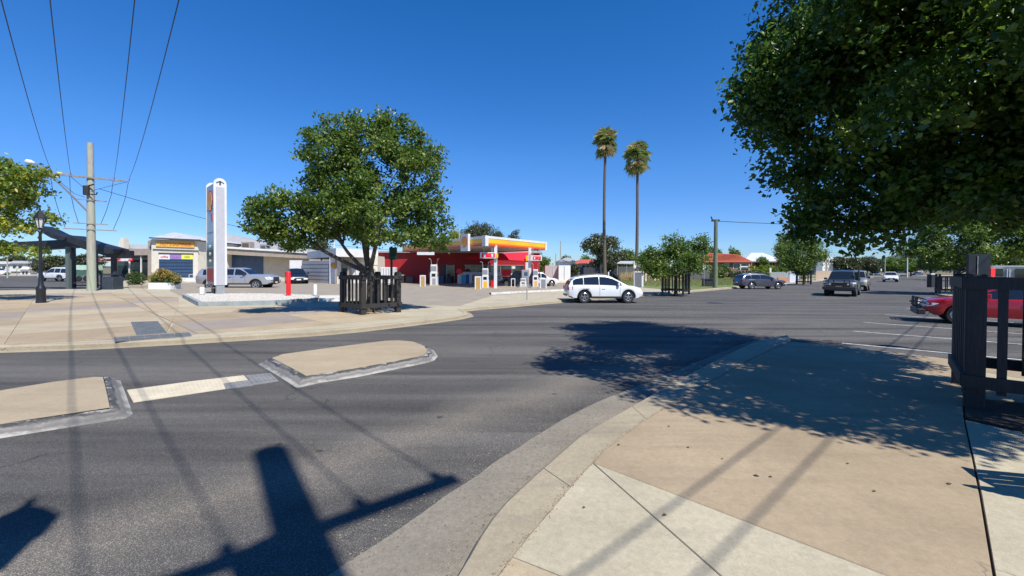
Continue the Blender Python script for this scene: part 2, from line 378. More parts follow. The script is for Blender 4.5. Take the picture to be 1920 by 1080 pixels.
# --- far pavement (peninsula with the tree, forecourt crossings, verge)
gut = gp([(-900,700),(-300,672),(0,662),(110,659),(300,649.5),(480,638),(640,628),(770,612),(850,602),(882,596.5),(892,592),(884,588),(862,584.5),(957,577),(1017,571),(1120,563),(1201,556.5),(1300,548),(1380,541),(1463,533.5),(1540,527.5),(1600,523),(1640,520)])
gut = resample(smooth(gut, 2), 160)
gk = offset(gut, .24); gk2 = offset(gut, .30); gk3 = offset(gut, .44)
mb = MB(); loft(mb, [(gut, .004), (gk, .008)]); mb.build('gutter', M_KERB, kind='structure')
mb = MB(); loft(mb, [(gk, -.02), (gk, .09), (gk2, .118), (gk3, .126)]); mb.build('kerb', M_KERB, kind='structure')
edge = gp([(245,516),(236,526),(226,533),(212,541),(190,543.5),(0,547.5),(-400,556),(-900,570)])
back = [(75,150),(-45,150)]
MB().prism(gk2+back+edge, -.04, .12).build('pavement', M_CON, kind='structure')
farp = bpy.data.objects['pavement.001']
# slabs of the far pavement, laid in courses along the street
rot = radians(43); ex = Vector((cos(radians(47)), sin(radians(47)))); ey = Vector((-ex.y, ex.x))
def clip(poly, reg):                       # convex clip
    out = poly
    n = len(reg)
    for i in range(n):
        a, b = reg[i], reg[(i+1)%n]; inp = out; out = []
        if not inp: break
        side = lambda p: (b[0]-a[0])*(p[1]-a[1])-(b[1]-a[1])*(p[0]-a[0])
        for j in range(len(inp)):
            p, q = inp[j], inp[(j+1)%len(inp)]; sp, sq = side(p), side(q)
            if sp >= 0: out.append(p)
            if sp*sq < 0: t = sp/(sp-sq); out.append((p[0]+(q[0]-p[0])*t, p[1]+(q[1]-p[1])*t))
    return out
def ccw(P):
    return P if sum(P[i][0]*P[(i+1)%len(P)][1]-P[(i+1)%len(P)][0]*P[i][1] for i in range(len(P))) > 0 else P[::-1]
reg = ccw(gp([(-20,646),(300,632),(560,615),(640,606),(770,596.5),(640,578),(342,576),(338,557),(215,549),(-20,553)], .126))
# region must be convex: use two convex pieces
regs = [ccw(gp([(-60,649),(310,632),(335,576),(335,558),(215,549),(-60,553)], .126)), ccw(gp([(310,630),(560,614),(770,594),(640,576),(335,576)], .126))]
tint = [M_PAVE, M_PINKC, M_PAVE, M_TAN, M_PAVE]
for ri, rg in enumerate(regs):
    c = G(300, 600); st = 3.4
    for i in range(-8, 9):
        for j in range(-8, 9):
            o = Vector(c)+ex*(i*st)+ey*(j*st*.8)
            cell = [tuple(o), tuple(o+ex*st), tuple(o+ex*st+ey*st*.8), tuple(o+ey*st*.8)]
            pl = clip(cell, rg)
            if len(pl) >= 3 and abs(sum(pl[k][0]*pl[(k+1)%len(pl)][1]-pl[(k+1)%len(pl)][0]*pl[k][1] for k in range(len(pl)))) >.25:
                cl = [p for k, p in enumerate(pl) if math.dist(p, pl[k-1]) > .08]
                if len(cl) >= 3: slab(cl, tint[(i*3+j*2) % 5], farp, z=.138, th=.014, gap=.012, world=True)
M_TACD = mat('dark_tactile', (.09,.1,.105), (.15,.16,.165), rough=.7, scale=5)
M_TACL = mat('cream_tactile', (.62,.55,.41), (.5,.44,.33), rough=.8, scale=3)
def paver(px, m, parent, z0, name='tactile_paver', ribs=8, along=0):
    P = [Vector(p) for p in gp(px, z0)]
    mb = MB(); mb.prism([tuple(p) for p in P], z0-.02, z0)
    for k in range(ribs):
        t0 = (k+.25)/ribs; t1 = (k+.75)/ribs
        if along: a, b, c, d = P[0].lerp(P[1], t0), P[0].lerp(P[1], t1), P[3].lerp(P[2], t1), P[3].lerp(P[2], t0)
        else: a, b, c, d = P[0].lerp(P[3], t0), P[0].lerp(P[3], t1), P[1].lerp(P[2], t1), P[1].lerp(P[2], t0)
        mb.prism([tuple(a.lerp(c, .04)), tuple(b.lerp(d, .04)), tuple(c.lerp(a, .04)), tuple(d.lerp(b, .04))], z0, z0+.006)
    return mb.build(name, m, parent)
tl = [(245,603.5),(262,603),(279,602.5),(296,602)]; bl = [(256,628.5),(276,627),(295,625.5),(313,624)]
for k in range(3): paver([tl[k], tl[k+1], bl[k+1], bl[k]], M_TACD, farp, .143, ribs=5, along=1)
for k in range(5):
    f = lambda t: ((213+(355-213)*t, 632.5-9.5*t), (215+(360-215)*t, 640-11*t))
    a, b = f(k/5+.004), f((k+1)/5-.004); paver([a[0], b[0], b[1], a[1]], M_TACD, farp, .143, ribs=4, along=1)
# forecourt concrete, with the white kerb at the servo edge
MB().prism(gp([(344,556.5),(640,552),(700,571),(862,573),(925,553.5),(1062,546),(1075,529),(600,526),(330,531),(318,545)], .13), .10, .128).build('forecourt', M_FORE, kind='structure')
P = gp([(921,552.5),(980,549),(1062,545.5)], .13)
mb = MB(); loft(mb, [(P, .1), (P, .27), (offset(P, .22), .27), (offset(P, .22), .1)]); o = mb.build('forecourt_kerb', mat('white_kerb_paint', (.7,.69,.64), (.5,.47,.42), rough=.7, scale=3)); tag(o, 'low white painted kerb along the edge of the fuel forecourt', 'kerb')
# grass lot
M_GRASS = mat('mown_grass', (.1,.14,.03), (.17,.19,.055), rough=.95, scale=.7, bump=.5, bscale=30)
MB().prism([G(1215,540,.12),G(1280,545,.12),G(1380,537,.12),G(1385,533,.12),G(1560,519,.12),(120,125),(30,125),G(1075,524,.12),G(1140,533,.12)], .1, .135).build('lawn', M_GRASS, kind='structure')
# grass blades over the lot: one mass nobody could count
def blades(name, region, n, h, wdt, m, z0, seed, kind='stuff', label=None, parent=None):
    r = np.random.default_rng(seed); P = region; tri = [(P[0], P[i], P[i+1]) for i in range(1, len(P)-1)]
    ar = np.array([abs((b[0]-a[0])*(c[1]-a[1])-(b[1]-a[1])*(c[0]-a[0])) for a, b, c in tri]); ar /= ar.sum()
    t = r.choice(len(tri), n, p=ar); u, v = r.random(n), r.random(n); fl = u+v > 1; u[fl] = 1-u[fl]; v[fl] = 1-v[fl]
    tr = np.array(tri)[t]; p = tr[:,0]+(tr[:,1]-tr[:,0])*u[:,None]+(tr[:,2]-tr[:,0])*v[:,None]
    a = r.random(n)*2*pi; hh = h*(.5+r.random(n)); d = np.stack([np.cos(a), np.sin(a)], 1)*wdt
    ln = r.normal(0, .35, (n, 2))*hh[:,None]
    V = np.zeros((n, 3, 3)); V[:,0,:2] = p-d; V[:,1,:2] = p+d; V[:,2,:2] = p+ln; V[:,:2,2] = z0; V[:,2,2] = z0+hh
    me = rawmesh(name, V.reshape(-1, 3), np.arange(n*3).reshape(n, 3)); me.materials.append(m)
    o = bpy.data.objects.new(name, me); link(o, parent); return tag(o, label, None, None, kind)
def rawmesh(name, V, T):
    me = bpy.data.meshes.new(name); me.vertices.add(len(V)); me.vertices.foreach_set('co', V.astype(np.float32).ravel())
    k = T.shape[1]; me.loops.add(T.size); me.loops.foreach_set('vertex_index', T.astype(np.int32).ravel())
    me.polygons.add(len(T)); me.polygons.foreach_set('loop_start', np.arange(0, T.size, k, dtype=np.int32)); me.polygons.foreach_set('loop_total', np.full(len(T), k, dtype=np.int32))
    me.update(calc_edges=True); return me
lot = [G(1230,538,.12),G(1385,535,.12),G(1400,527,.12),(55,90),(20,90),G(1150,532,.12)]
blades('grass', lot, 30000, .09, .02, mat('grass_blades', (.11,.15,.035), (.2,.2,.07), rough=.9, scale=.6), .135, 3)
dry = [AT(1165,515,70)[:2], AT(1260,515,70)[:2], AT(1290,515,80)[:2], AT(1165,515,80)[:2]]
blades('dry_grass', dry, 9000, 1.1, .03, mat('dry_grass_blades', (.42,.32,.16), (.55,.44,.24), rough=.9, scale=1), .12, 4)
# painted bay lines
M_LINE = mat('line_paint', (.6,.6,.58), (.3,.29,.28), rough=.7, scale=9, lo=.45, hi=.62)
for a, b in [((1579,643.5),(1960,679)),((1600,621),(1960,649)),((1619,604.5),(1960,629)),((1660,590),(1900,605)),((1700,578),(1790,586))]:
    p, q = Vector(G(*a)), Vector(G(*b)); d = (q-p).normalized(); n_ = Vector((-d.y, d.x))*.05
    MB().quad((*(p-n_),.004),(*(q-n_),.004),(*(q+n_),.004),(*(p+n_),.004)).build('bay_line', M_LINE, kind='structure')
# manhole
MB().lathe([(.45,0),(.45,.006),(.38,.008)], (*G(1340,568),0), 24).build('manhole_cover', M_DARK, cat='manhole', label='dark round manhole cover set in the asphalt near the kerbside tree')
# --- traffic islands
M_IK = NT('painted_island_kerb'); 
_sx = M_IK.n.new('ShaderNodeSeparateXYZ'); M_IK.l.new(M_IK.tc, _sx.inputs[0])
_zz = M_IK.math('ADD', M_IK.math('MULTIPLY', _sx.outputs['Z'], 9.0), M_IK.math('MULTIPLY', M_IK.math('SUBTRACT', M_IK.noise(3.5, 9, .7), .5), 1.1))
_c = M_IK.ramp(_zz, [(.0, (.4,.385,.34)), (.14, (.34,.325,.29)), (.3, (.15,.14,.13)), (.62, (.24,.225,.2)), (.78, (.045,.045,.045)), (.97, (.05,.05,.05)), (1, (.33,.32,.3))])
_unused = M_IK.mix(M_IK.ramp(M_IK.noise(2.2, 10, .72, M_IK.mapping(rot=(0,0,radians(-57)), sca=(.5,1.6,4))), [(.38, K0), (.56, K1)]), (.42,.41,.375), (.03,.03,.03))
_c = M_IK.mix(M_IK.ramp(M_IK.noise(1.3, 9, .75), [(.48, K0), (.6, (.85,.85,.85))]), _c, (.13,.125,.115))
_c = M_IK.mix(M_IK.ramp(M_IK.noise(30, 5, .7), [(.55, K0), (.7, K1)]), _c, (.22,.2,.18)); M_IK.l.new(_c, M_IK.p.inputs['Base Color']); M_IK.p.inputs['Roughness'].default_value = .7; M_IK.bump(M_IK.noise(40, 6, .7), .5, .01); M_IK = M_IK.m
def island(outer, label):
    P = [Vector(p) for p in ccw([tuple(p) for p in gp(outer)])]; n = len(P)
    def ins(d):
        o = []
        for i in range(n):
            a, b, c = P[i-1], P[i], P[(i+1)%n]; e1 = (b-a).normalized(); e2 = (c-b).normalized(); m_ = Vector((-e1.y,e1.x))+Vector((-e2.y,e2.x)); o.append(tuple(b+m_/max(.5, m_.dot(Vector((-e1.y,e1.x))))*d))
        return o
    t = thing('traffic_island', label, 'traffic island', (0,0,0))
    rings = [(ins(0), 0), (ins(.05), .02), (ins(.13), .085), (ins(.15), .1), (ins(.205), .107)]
    mb = MB(); k = n
    vs = []; fs = []
    for q, z in rings: vs += [(p[0], p[1], z) for p in q]
    for r in range(len(rings)-1):
        for i in range(n):
            if i % 16 == 0 and r > 0 : pass
            j = (i+1)%n; fs.append((r*n+i, r*n+j, (r+1)*n+j, (r+1)*n+i))
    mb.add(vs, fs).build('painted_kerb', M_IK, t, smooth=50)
    q = ins(.215)
    MB().prism(q, .03, .112).build('concrete_top', M_ISL, t)
    return t
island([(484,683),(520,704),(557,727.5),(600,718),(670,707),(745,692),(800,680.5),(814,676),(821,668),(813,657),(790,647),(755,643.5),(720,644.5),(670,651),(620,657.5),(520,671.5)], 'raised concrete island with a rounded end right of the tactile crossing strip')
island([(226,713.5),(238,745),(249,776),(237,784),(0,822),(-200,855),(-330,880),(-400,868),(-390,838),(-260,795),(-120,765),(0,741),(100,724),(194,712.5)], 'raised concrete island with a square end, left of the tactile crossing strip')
cr = thing('crossing_strip', 'strip of cream and grey tactile pavers in the road between the two islands', 'crossing strip', (0,0,0))
up = [(238,731),(298,723),(356,715),(413,708.5),(457,703.5)]; lo_ = [(250,753.5),(308,745),(366,736.5),(423,728)]
for k in range(3): paver([up[k],up[k+1],lo_[k+1],lo_[k]], M_TACL, cr, .012, ribs=7, along=1)
paver([(413,708.5),(457,703.5),(465,712),(418,718.5)], M_TACL, cr, .012, ribs=6, along=1)
M_TACG = mat('grey_tactile', (.16,.165,.165), (.24,.24,.235), rough=.8, scale=5)
paver([(419,719),(466,712.4),(474,722),(424,728)], M_TACG, cr, .012, ribs=6, along=1)
paver([(460,704),(507,699),(522,714),(474,721)], M_TACG, cr, .012, ribs=6, along=1)
LEAFL = ['dead leaf on the tan slab nearest the kerb joint','dead leaf near the centre of the tan slab, upper left','dead leaf near the centre of the tan slab, middle','dead leaf on the pale narrow wedge slab','dead leaf at the kerb end of the pale slab','dead leaf on the tan slab below the tree shadow','dead leaf on the tan slab right of its centre','dead leaf by the long joint at the right','dead leaf on the right part of the tan slab','dead leaf close under the edge of the tree shadow','tiny dead leaf far along the tan slab']
# fallen leaves
for x, y in [(1254,800),(1355,861),(1445,895),(1160,835),(1246,967),(1095,953),(1418,893),(1590,870),(1780,908),(1640,922),(870,815),(1290,840)]:
    p = G(x, y, .12); a = random.random()*6; L = .009+.009*random.random(); r = MB()
    r.add([(p[0]-cos(a)*L*1.6,p[1]-sin(a)*L*1.6,.124),(p[0]+sin(a)*L,p[1]-cos(a)*L,.132),(p[0]+cos(a)*L*1.6,p[1]+sin(a)*L*1.6,.126),(p[0]-sin(a)*L,p[1]+cos(a)*L,.134)], [(0,1,2),(0,2,3)])
    if y > 830 or x > 1200: r.build('fallen_leaf', mat('dead_leaf', (.09,.05,.025), rough=.8), group='dead leaves on the pavement', cat='leaf', label=LEAFL.pop(0))
# ------------------------------------------------ trees
def leafmat(name, c1, c2, c3=None, rough=.38, tr=.25):
    a = NT(name); g = a.n.new('ShaderNodeNewGeometry')
    els = [(0, c1), (.75, c2)] + ([(1, c3)] if c3 else [(1, c2)])
    c = a.ramp(g.outputs['Random Per Island'], els)
    c = a.mix(a.ramp(a.noise(1.1, 3), [(.52, K0), (.66, (.55,.55,.55))]), c, tuple(min(.6, x*1.5) for x in (c3 or c2)))  # brighter noise patches put into the leaf colour to read as sunlit clumps
    a.l.new(c, a.p.inputs['Base Color']); a.p.inputs['Roughness'].default_value = rough; a.p.inputs['Specular IOR Level'].default_value = .55
    t = a.n.new('ShaderNodeBsdfTranslucent'); tc = a.mix(.6, c, tuple(min(1, x*2.2) for x in c2)); a.l.new(tc, t.inputs[0])
    m = a.n.new('ShaderNodeMixShader'); m.inputs[0].default_value = tr
    a.l.new(a.p.outputs[0], m.inputs[1]); a.l.new(t.outputs[0], m.inputs[2]); a.l.new(m.outputs[0], a.n['Material Output'].inputs[0]); return a.m
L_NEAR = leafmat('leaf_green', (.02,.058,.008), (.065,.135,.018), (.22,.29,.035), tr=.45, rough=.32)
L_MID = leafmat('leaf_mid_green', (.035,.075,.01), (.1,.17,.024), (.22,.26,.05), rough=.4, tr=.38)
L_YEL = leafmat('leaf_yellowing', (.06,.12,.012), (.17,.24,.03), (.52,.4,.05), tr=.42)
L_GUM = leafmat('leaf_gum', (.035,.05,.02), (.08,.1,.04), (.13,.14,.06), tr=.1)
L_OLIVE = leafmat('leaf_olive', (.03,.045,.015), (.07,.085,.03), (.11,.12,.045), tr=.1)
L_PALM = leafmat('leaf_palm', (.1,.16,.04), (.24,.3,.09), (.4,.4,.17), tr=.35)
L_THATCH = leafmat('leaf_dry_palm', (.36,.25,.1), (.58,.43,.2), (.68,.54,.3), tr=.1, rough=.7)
M_BARK = mat('bark', (.05,.04,.032), (.12,.1,.08), rough=.9, scale=9, stretch=(3,3,.6), bump=.8, bscale=14)
M_GBARK = mat('gum_bark', (.3,.24,.18), (.48,.42,.34), rough=.85, scale=5, stretch=(3,3,.6), bump=.4)
M_PBARK = mat('palm_bark', (.09,.07,.055), (.15,.12,.095), rough=.9, scale=3, stretch=(1,1,4), bump=.6)
def leaves(name, blobs, n, size, m, parent, seed=1, k=12, spread=.22, inner=.3, up=.5, off=(0,0,0), aspect=.62, droop=.25, clumps=22, zmin=.1, cs=.125):
    r = np.random.default_rng(seed); B = np.array(blobs, float)
    a = (B[:,3]*B[:,4]*B[:,5])**(2/3); a /= a.sum(); nt_ = n//k
    bi = r.choice(len(B), nt_, p=a); d = r.normal(size=(nt_, 3)); d /= np.linalg.norm(d, axis=1)[:,None]
    # uneven outline: lumps in every direction
    ph = r.random((len(B), 3))*6.28
    lump = 1+.13*np.sin(d[:,0]*5+ph[bi,0])*np.sin(d[:,1]*5+ph[bi,1])+.12*np.sin(d[:,2]*7+ph[bi,2]+d[:,0]*4)
    rad = np.where(r.random(nt_) < inner, .35+.5*r.random(nt_), 1-np.abs(r.normal(0, .13, nt_)))*lump
    rad = np.where(r.random(nt_) < .04, rad*1.1, rad)
    tw = B[bi,:3]+d*B[bi,3:6]*rad[:,None]
    # two thirds of the twigs gather in clumps near the surface
    ns = clumps; sd = r.normal(size=(len(B), ns, 3)); sd /= np.linalg.norm(sd, axis=2)[:,:,None]; sr = .72+.26*r.random((len(B), ns)); ci = r.integers(0, ns, nt_)
    cl = B[bi,:3]+sd[bi,ci]*B[bi,3:6]*sr[bi,ci][:,None]+r.normal(0, cs, (nt_, 3))*B[bi,3:6]*(.6+.6*r.random((len(B), ns)))[bi,ci][:,None]
    mk = r.random(nt_) < .8; tw[mk] = cl[mk]; tw[:,2] = np.maximum(tw[:,2], zmin)
    c = np.repeat(tw, k, 0)+r.normal(0, spread, (nt_*k, 3))*np.array([1,1,.7])
    N = len(c); nrm = r.normal(size=(N, 3))*.75+np.repeat(d, k, 0)*.5; nrm[:,2] += up; nrm /= np.linalg.norm(nrm, axis=1)[:,None]
    t = r.normal(size=(N, 3)); t[:,2] -= droop*2; t -= (t*nrm).sum(1)[:,None]*nrm; t /= np.linalg.norm(t, axis=1)[:,None]
    s = np.cross(nrm, t); L = size*(.65+.7*r.random(N))[:,None]*.5; W_ = L*aspect
    V = np.empty((N, 4, 3)); V[:,0] = c-t*L; V[:,1] = c+s*W_+nrm*L*.22-t*L*.15; V[:,2] = c+t*L-nrm*L*.15; V[:,3] = c-s*W_+nrm*L*.22-t*L*.15
    V -= np.array(off)
    b = np.arange(N)[:,None]*4; T = np.concatenate([b+np.array([[0,1,2]]), b+np.array([[0,2,3]])], 1).reshape(-1, 3)
    me = rawmesh(name, V.reshape(-1, 3), T); me.materials.append(m); o = bpy.data.objects.new(name, me); return link(o, parent)
def limb(mb, a, b, r0, r1, n=8, bend=.12, seg=5):
    a, b = Vector(a), Vector(b); L = (b-a).length; o = Vector((random.uniform(-1,1), random.uniform(-1,1), random.uniform(-.2,.6)))*L*bend
    pts = [a.lerp(b, i/seg)+o*sin(pi*i/seg)+Vector((random.uniform(-1,1),)*3)*L*.012 for i in range(seg+1)]
    mb.tube(pts, [r0+(r1-r0)*(i/seg) for i in range(seg+1)], n)
def tree(name, label, cat, base, fork, blobs, n, size, lm, bark=None, r0=.14, z0=.12, group=None, seed=1, k=12, spread=.22, inner=.3, nlimb=6, lean=(0,0), aspect=.62):
    t = thing(name, label, cat, (base[0], base[1], z0), 0, group); o = Vector((base[0], base[1], z0)); bark = bark or M_BARK
    st = random.getstate(); random.seed(seed)
    mb = MB(); top = Vector((lean[0], lean[1], fork))
    mb.tube([(0,0,-.1), (0,0,.06), (lean[0]*.3,lean[1]*.3,fork*.4), tuple(top*.8+Vector((0,0,fork*.0))), tuple(top)], [r0*1.5, r0*1.15, r0, r0*.92, r0*.95], 10)
    B = sorted(blobs, key=lambda b: -b[3])[:nlimb]
    for b in B:
        e = Vector(b[:3])-o; limb(mb, top-Vector((0,0,.12*fork)), e, r0*.62, r0*.14)
        for q in range(3):
            e2 = e+Vector((random.uniform(-1,1)*b[3], random.uniform(-1,1)*b[4], random.uniform(-.4,.8)*b[5]))*.75
            limb(mb, top.lerp(e, .55), e2, r0*.26, r0*.06, 6, .05, 3)
    mb.build('trunk', bark, t, smooth=60)
    leaves('crown', blobs, n, size, lm, t, seed, k, spread, inner, off=tuple(o), aspect=aspect)
    random.setstate(st); return t
def PB(px, py, y, rx, ry=None, rz=None): return (*AT(px, py, y), rx, ry or rx, rz or rx)
def guard(center, side, h, rz, label, m, pw=.15, nsl=5, toprail=.86, round_=True, sw=.07, z0=.12):
    t = thing('tree_guard', label, 'tree guard', (center[0], center[1], z0), rz, 'timber guards round the street trees'); s = side/2
    for sx, sy in ((-1,-1),(1,-1),(1,1),(-1,1)):
        mb = MB(); x, y = sx*s, sy*s
        if round_:
            pr = [(x-pw/2, 0), (x+pw/2, 0)]+[(x+cos(q)*pw/2, h-pw/2+sin(q)*pw/2) for q in [i*pi/6 for i in range(7)]]
            mb.prismy(pr, y-pw/2, y+pw/2)
        else: mb.cbox(x-pw/2, x+pw/2, y-pw/2, y+pw/2, 0, h, .015)
        mb.build('post', m, t)
    for zz, rh in ((toprail*h, pw*.75), (.2*h, pw*.85)):
        e = s+pw*.5+.03
        boxo('rail', m, t, -e, e, -s-pw/2-.035, -s-pw/2-.003, zz-rh/2, zz+rh/2)
        boxo('rail', m, t, -e, e, s+pw/2+.003, s+pw/2+.035, zz-rh/2, zz+rh/2)
        boxo('rail', m, t, -s-pw/2-.038, -s-pw/2-.003, -s-pw*.46, s+pw*.46, zz-rh/2+.012, zz+rh/2+.012)
        boxo('rail', m, t, s+pw/2+.003, s+pw/2+.038, -s-pw*.46, s+pw*.46, zz-rh/2+.012, zz+rh/2+.012)
    for k in range(nsl):
        c = -s+side*(k+1)/(nsl+1); a = pw/2
        for (x0,x1,y0,y1) in ((c-sw/2,c+sw/2,-s-a,-s-a+.03),(c-sw/2,c+sw/2,s+a-.03,s+a),(-s-a,-s-a+.03,c-sw/2,c+sw/2),(s+a-.03,s+a,c-sw/2,c+sw/2)):
            boxo('slat', m, t, x0, x1, y0, y1, .12*h, toprail*h+.04)
    return t
RZ = radians(-42)
# near tree on the right
near = [PB(1425,185,8.3,.5,.5,.42), (6.6,2.2,5.0,1.1,1.0,1.0), PB(1810,330,6.9,.9,.8,.6), PB(1890,380,6.9,.8,.8,.4), (5.5,2.9,5.6,1.2,1.1,1.1), (4.5,4.3,6.5,.9,.9,.7), (5.0,5.2,6.7,1.3,1.2,.9), PB(1775,110,7.1,2.45,2.5,2.35), PB(1560,180,8.0,1.25,1.3,1.5), PB(1600,350,8.1,1.05,1.1,.95), PB(1700,350,7.4,.9,1.0,.75), PB(1960,300,6.8,1.2,1.2,.9),
        PB(1640,-60,8.2,1.3,1.4,1.4), (6.6,8.3,7.4,1.6,1.9,1.6), (7.4,9.0,7.0,2.1,2.1,1.9), (6.9,4.0,5.2,1.7,1.6,1.5), (8.0,3.0,5.0,1.8,1.5,1.6), PB(1462,185,8.2,.72,.8,.8),
        PB(1520,420,8.3,.42,.5,.32), PB(1640,440,8.0,.5,.6,.35), (8.6,6.5,6.6,2.4,2.4,2.3), PB(1500,110,8.1,.6,.7,.6), PB(1850,260,6.4,1.0,.7,.9), PB(1780,360,6.4,.7,.6,.45), PB(1920,170,6.3,1.1,.7,1.1), PB(1920,330,6.2,.8,.6,.5), PB(1480,310,8.4,.5,.6,.45), PB(1450,130,8.1,.45,.5,.5)]
tree('street_tree', 'big dark green maple overhanging the near pavement on the right of the picture', 'tree', (7.3,5.62), 2.5, near, 145000, .115, L_NEAR, r0=.125, seed=5, k=20, spread=.14, inner=.35, nlimb=6, lean=(.1,.05))
guard((7.19,5.63), 1.6, 1.74, RZ, 'tall black slatted timber guard close by at the right picture edge', M_BLACKW, pw=.19, nsl=6, round_=False, sw=.085, toprail=.93)
# left tree
lt = [PB(670,300,17.0,.9,.9,.9), PB(610,225,17.2,.22), PB(595,250,17.1,.3), PB(810,300,17.7,.45), PB(760,235,17.5,.4), PB(725,225,17.4,.35), PB(840,420,17.8,.28), PB(480,395,15.8,.35), PB(690,330,17.5,2.2,2.1,1.9), PB(620,285,17,1.0,1.1,1.0), PB(780,320,17.7,1.15,1.3,1.2), PB(640,370,16.9,1.5), PB(725,400,17,1.8,1.8,1.25), PB(532,402,15.9,1.05,1.1,.98), PB(500,425,15.8,.72,.8,.55), PB(560,430,16,.7,.8,.55),
      PB(600,415,16.6,1.0,1.1,.75), PB(790,395,17.7,1.0,1.1,1.1), PB(818,445,17.9,.5,.6,.55), PB(645,245,17.3,.6,.7,.55), PB(700,240,17.4,.65,.7,.5), PB(575,285,17,.4,.4,.3), PB(750,275,17.6,.85,.9,.7), PB(765,440,17.4,.75,.8,.5),
      PB(690,440,17.2,.8,.9,.4), PB(612,335,17,.65,.8,.8), PB(660,222,17.3,.28,.3,.3), PB(790,265,17.7,.4), PB(828,370,17.8,.35), PB(555,455,16.2,.6,.6,.25)]
tree('street_tree', 'rounded green street tree with a side lobe on the corner before the fuel station', 'tree', (-5.75,17.35), 1.75, lt, 52000, .135, L_MID, r0=.15, seed=9, k=14, spread=.13, inner=.42, nlimb=7)
guard((-5.78,17.43), 1.55, 1.66, RZ, 'square weathered timber guard with round topped posts on the far corner', M_GREYW, pw=.2, nsl=4, sw=.09)
# trees along the street
g2 = G(1267,552,.12); y2 = g2[1]
tree('street_tree', 'bushy dark green street tree in a slatted guard beside the white station wagon', 'tree', g2, 1.9, [PB(1262,492,y2,1.9,1.8,1.1),PB(1225,490,y2,1.1,1.1,.9),PB(1300,478,y2+.4,1.0,1,1.2),PB(1262,462,y2,.75,.8,.8),PB(1312,456,y2+.4,.55,.6,.6),PB(1245,510,y2-.4,1.4,1.2,.4)], 16000, .15, L_MID, r0=.12, seed=21, k=10, spread=.17)
guard(g2, 1.45, 1.72, radians(-38), 'black slatted timber guard on the verge right of the white station wagon', M_BLACKW, pw=.12, nsl=5, round_=False, sw=.08)
g3 = G(1507,533,.12); y3 = g3[1]
tree('street_tree', 'leafy street tree in a black guard beyond the dark grey wagon', 'tree', g3, 1.9, [PB(1512,480,y3,2.1,2,2.2),PB(1495,495,y3,1.7,1.5,1.2),PB(1530,470,y3,1.3,1.3,1.6),PB(1505,455,y3,1,1,1)], 14000, .2, L_MID, r0=.13, seed=22, k=10, spread=.22)
guard(g3, 1.5, 1.75, radians(-38), 'small black timber guard beyond the dark grey wagon', M_BLACKW, pw=.13, nsl=4, round_=False)
MB().prism(gp([(1752,553),(1780,558),(1960,570),(2300,590),(2300,545),(1990,535),(1770,541)]), -.04, .12).build('pavement', M_KERB, kind='structure')
g4 = G(1785,551,.12); y4 = g4[1]
tree('street_tree', 'wide leafy street tree behind the red car on the right', 'tree', (g4[0]+.5, g4[1]), 1.9, [PB(1800,455,y4,2.2,2.2,1.6),PB(1740,460,y4,1.1,1.1,1.1),PB(1880,440,y4,2.6,2.2,1.9),PB(1950,430,y4-1,2.2,2,2),PB(1840,400,y4+1,1.8,1.6,1.6),PB(1700,470,y4+1,.7,.7,.6),PB(1760,425,y4,1.2,1.1,1.0),PB(1910,400,y4-1,2.2,1.8,1.6),PB(1840,485,y4,1.5,1.2,.55),PB(1770,490,y4,1.3,1.1,.6),PB(1900,475,y4,1.8,1.6,.6)], 46000, .17, L_MID, r0=.15, seed=23, k=10, spread=.18, inner=.45)
guard((g4[0], g4[1]), 1.6, 1.55, radians(-38), 'black slatted timber guard behind the bonnet of the red car', M_BLACKW, pw=.14, nsl=4, round_=False)
# yellowing tree, left edge
tree('street_tree', 'yellowing leafy tree reaching into the left picture edge over the lamp post', 'tree', (-33.5,22.5), 2.6, [PB(-90,380,22,2.4,2,1.9),PB(20,335,22,.7,.8,.4),PB(48,330,21.8,.65,.7,.28),PB(82,324,21.8,.25,.4,.2),PB(5,375,22,1.1,1.0,.6),PB(50,358,21.8,.7,.7,.3),PB(15,425,22,.95,.9,.4),PB(88,410,22,.38,.5,.22),PB(-10,465,22,.9,1,.28),PB(55,470,22,.5,.5,.15),PB(0,310,22,.5,.6,.3)], 12000, .19, L_YEL, r0=.16, seed=31, k=10, spread=.19)
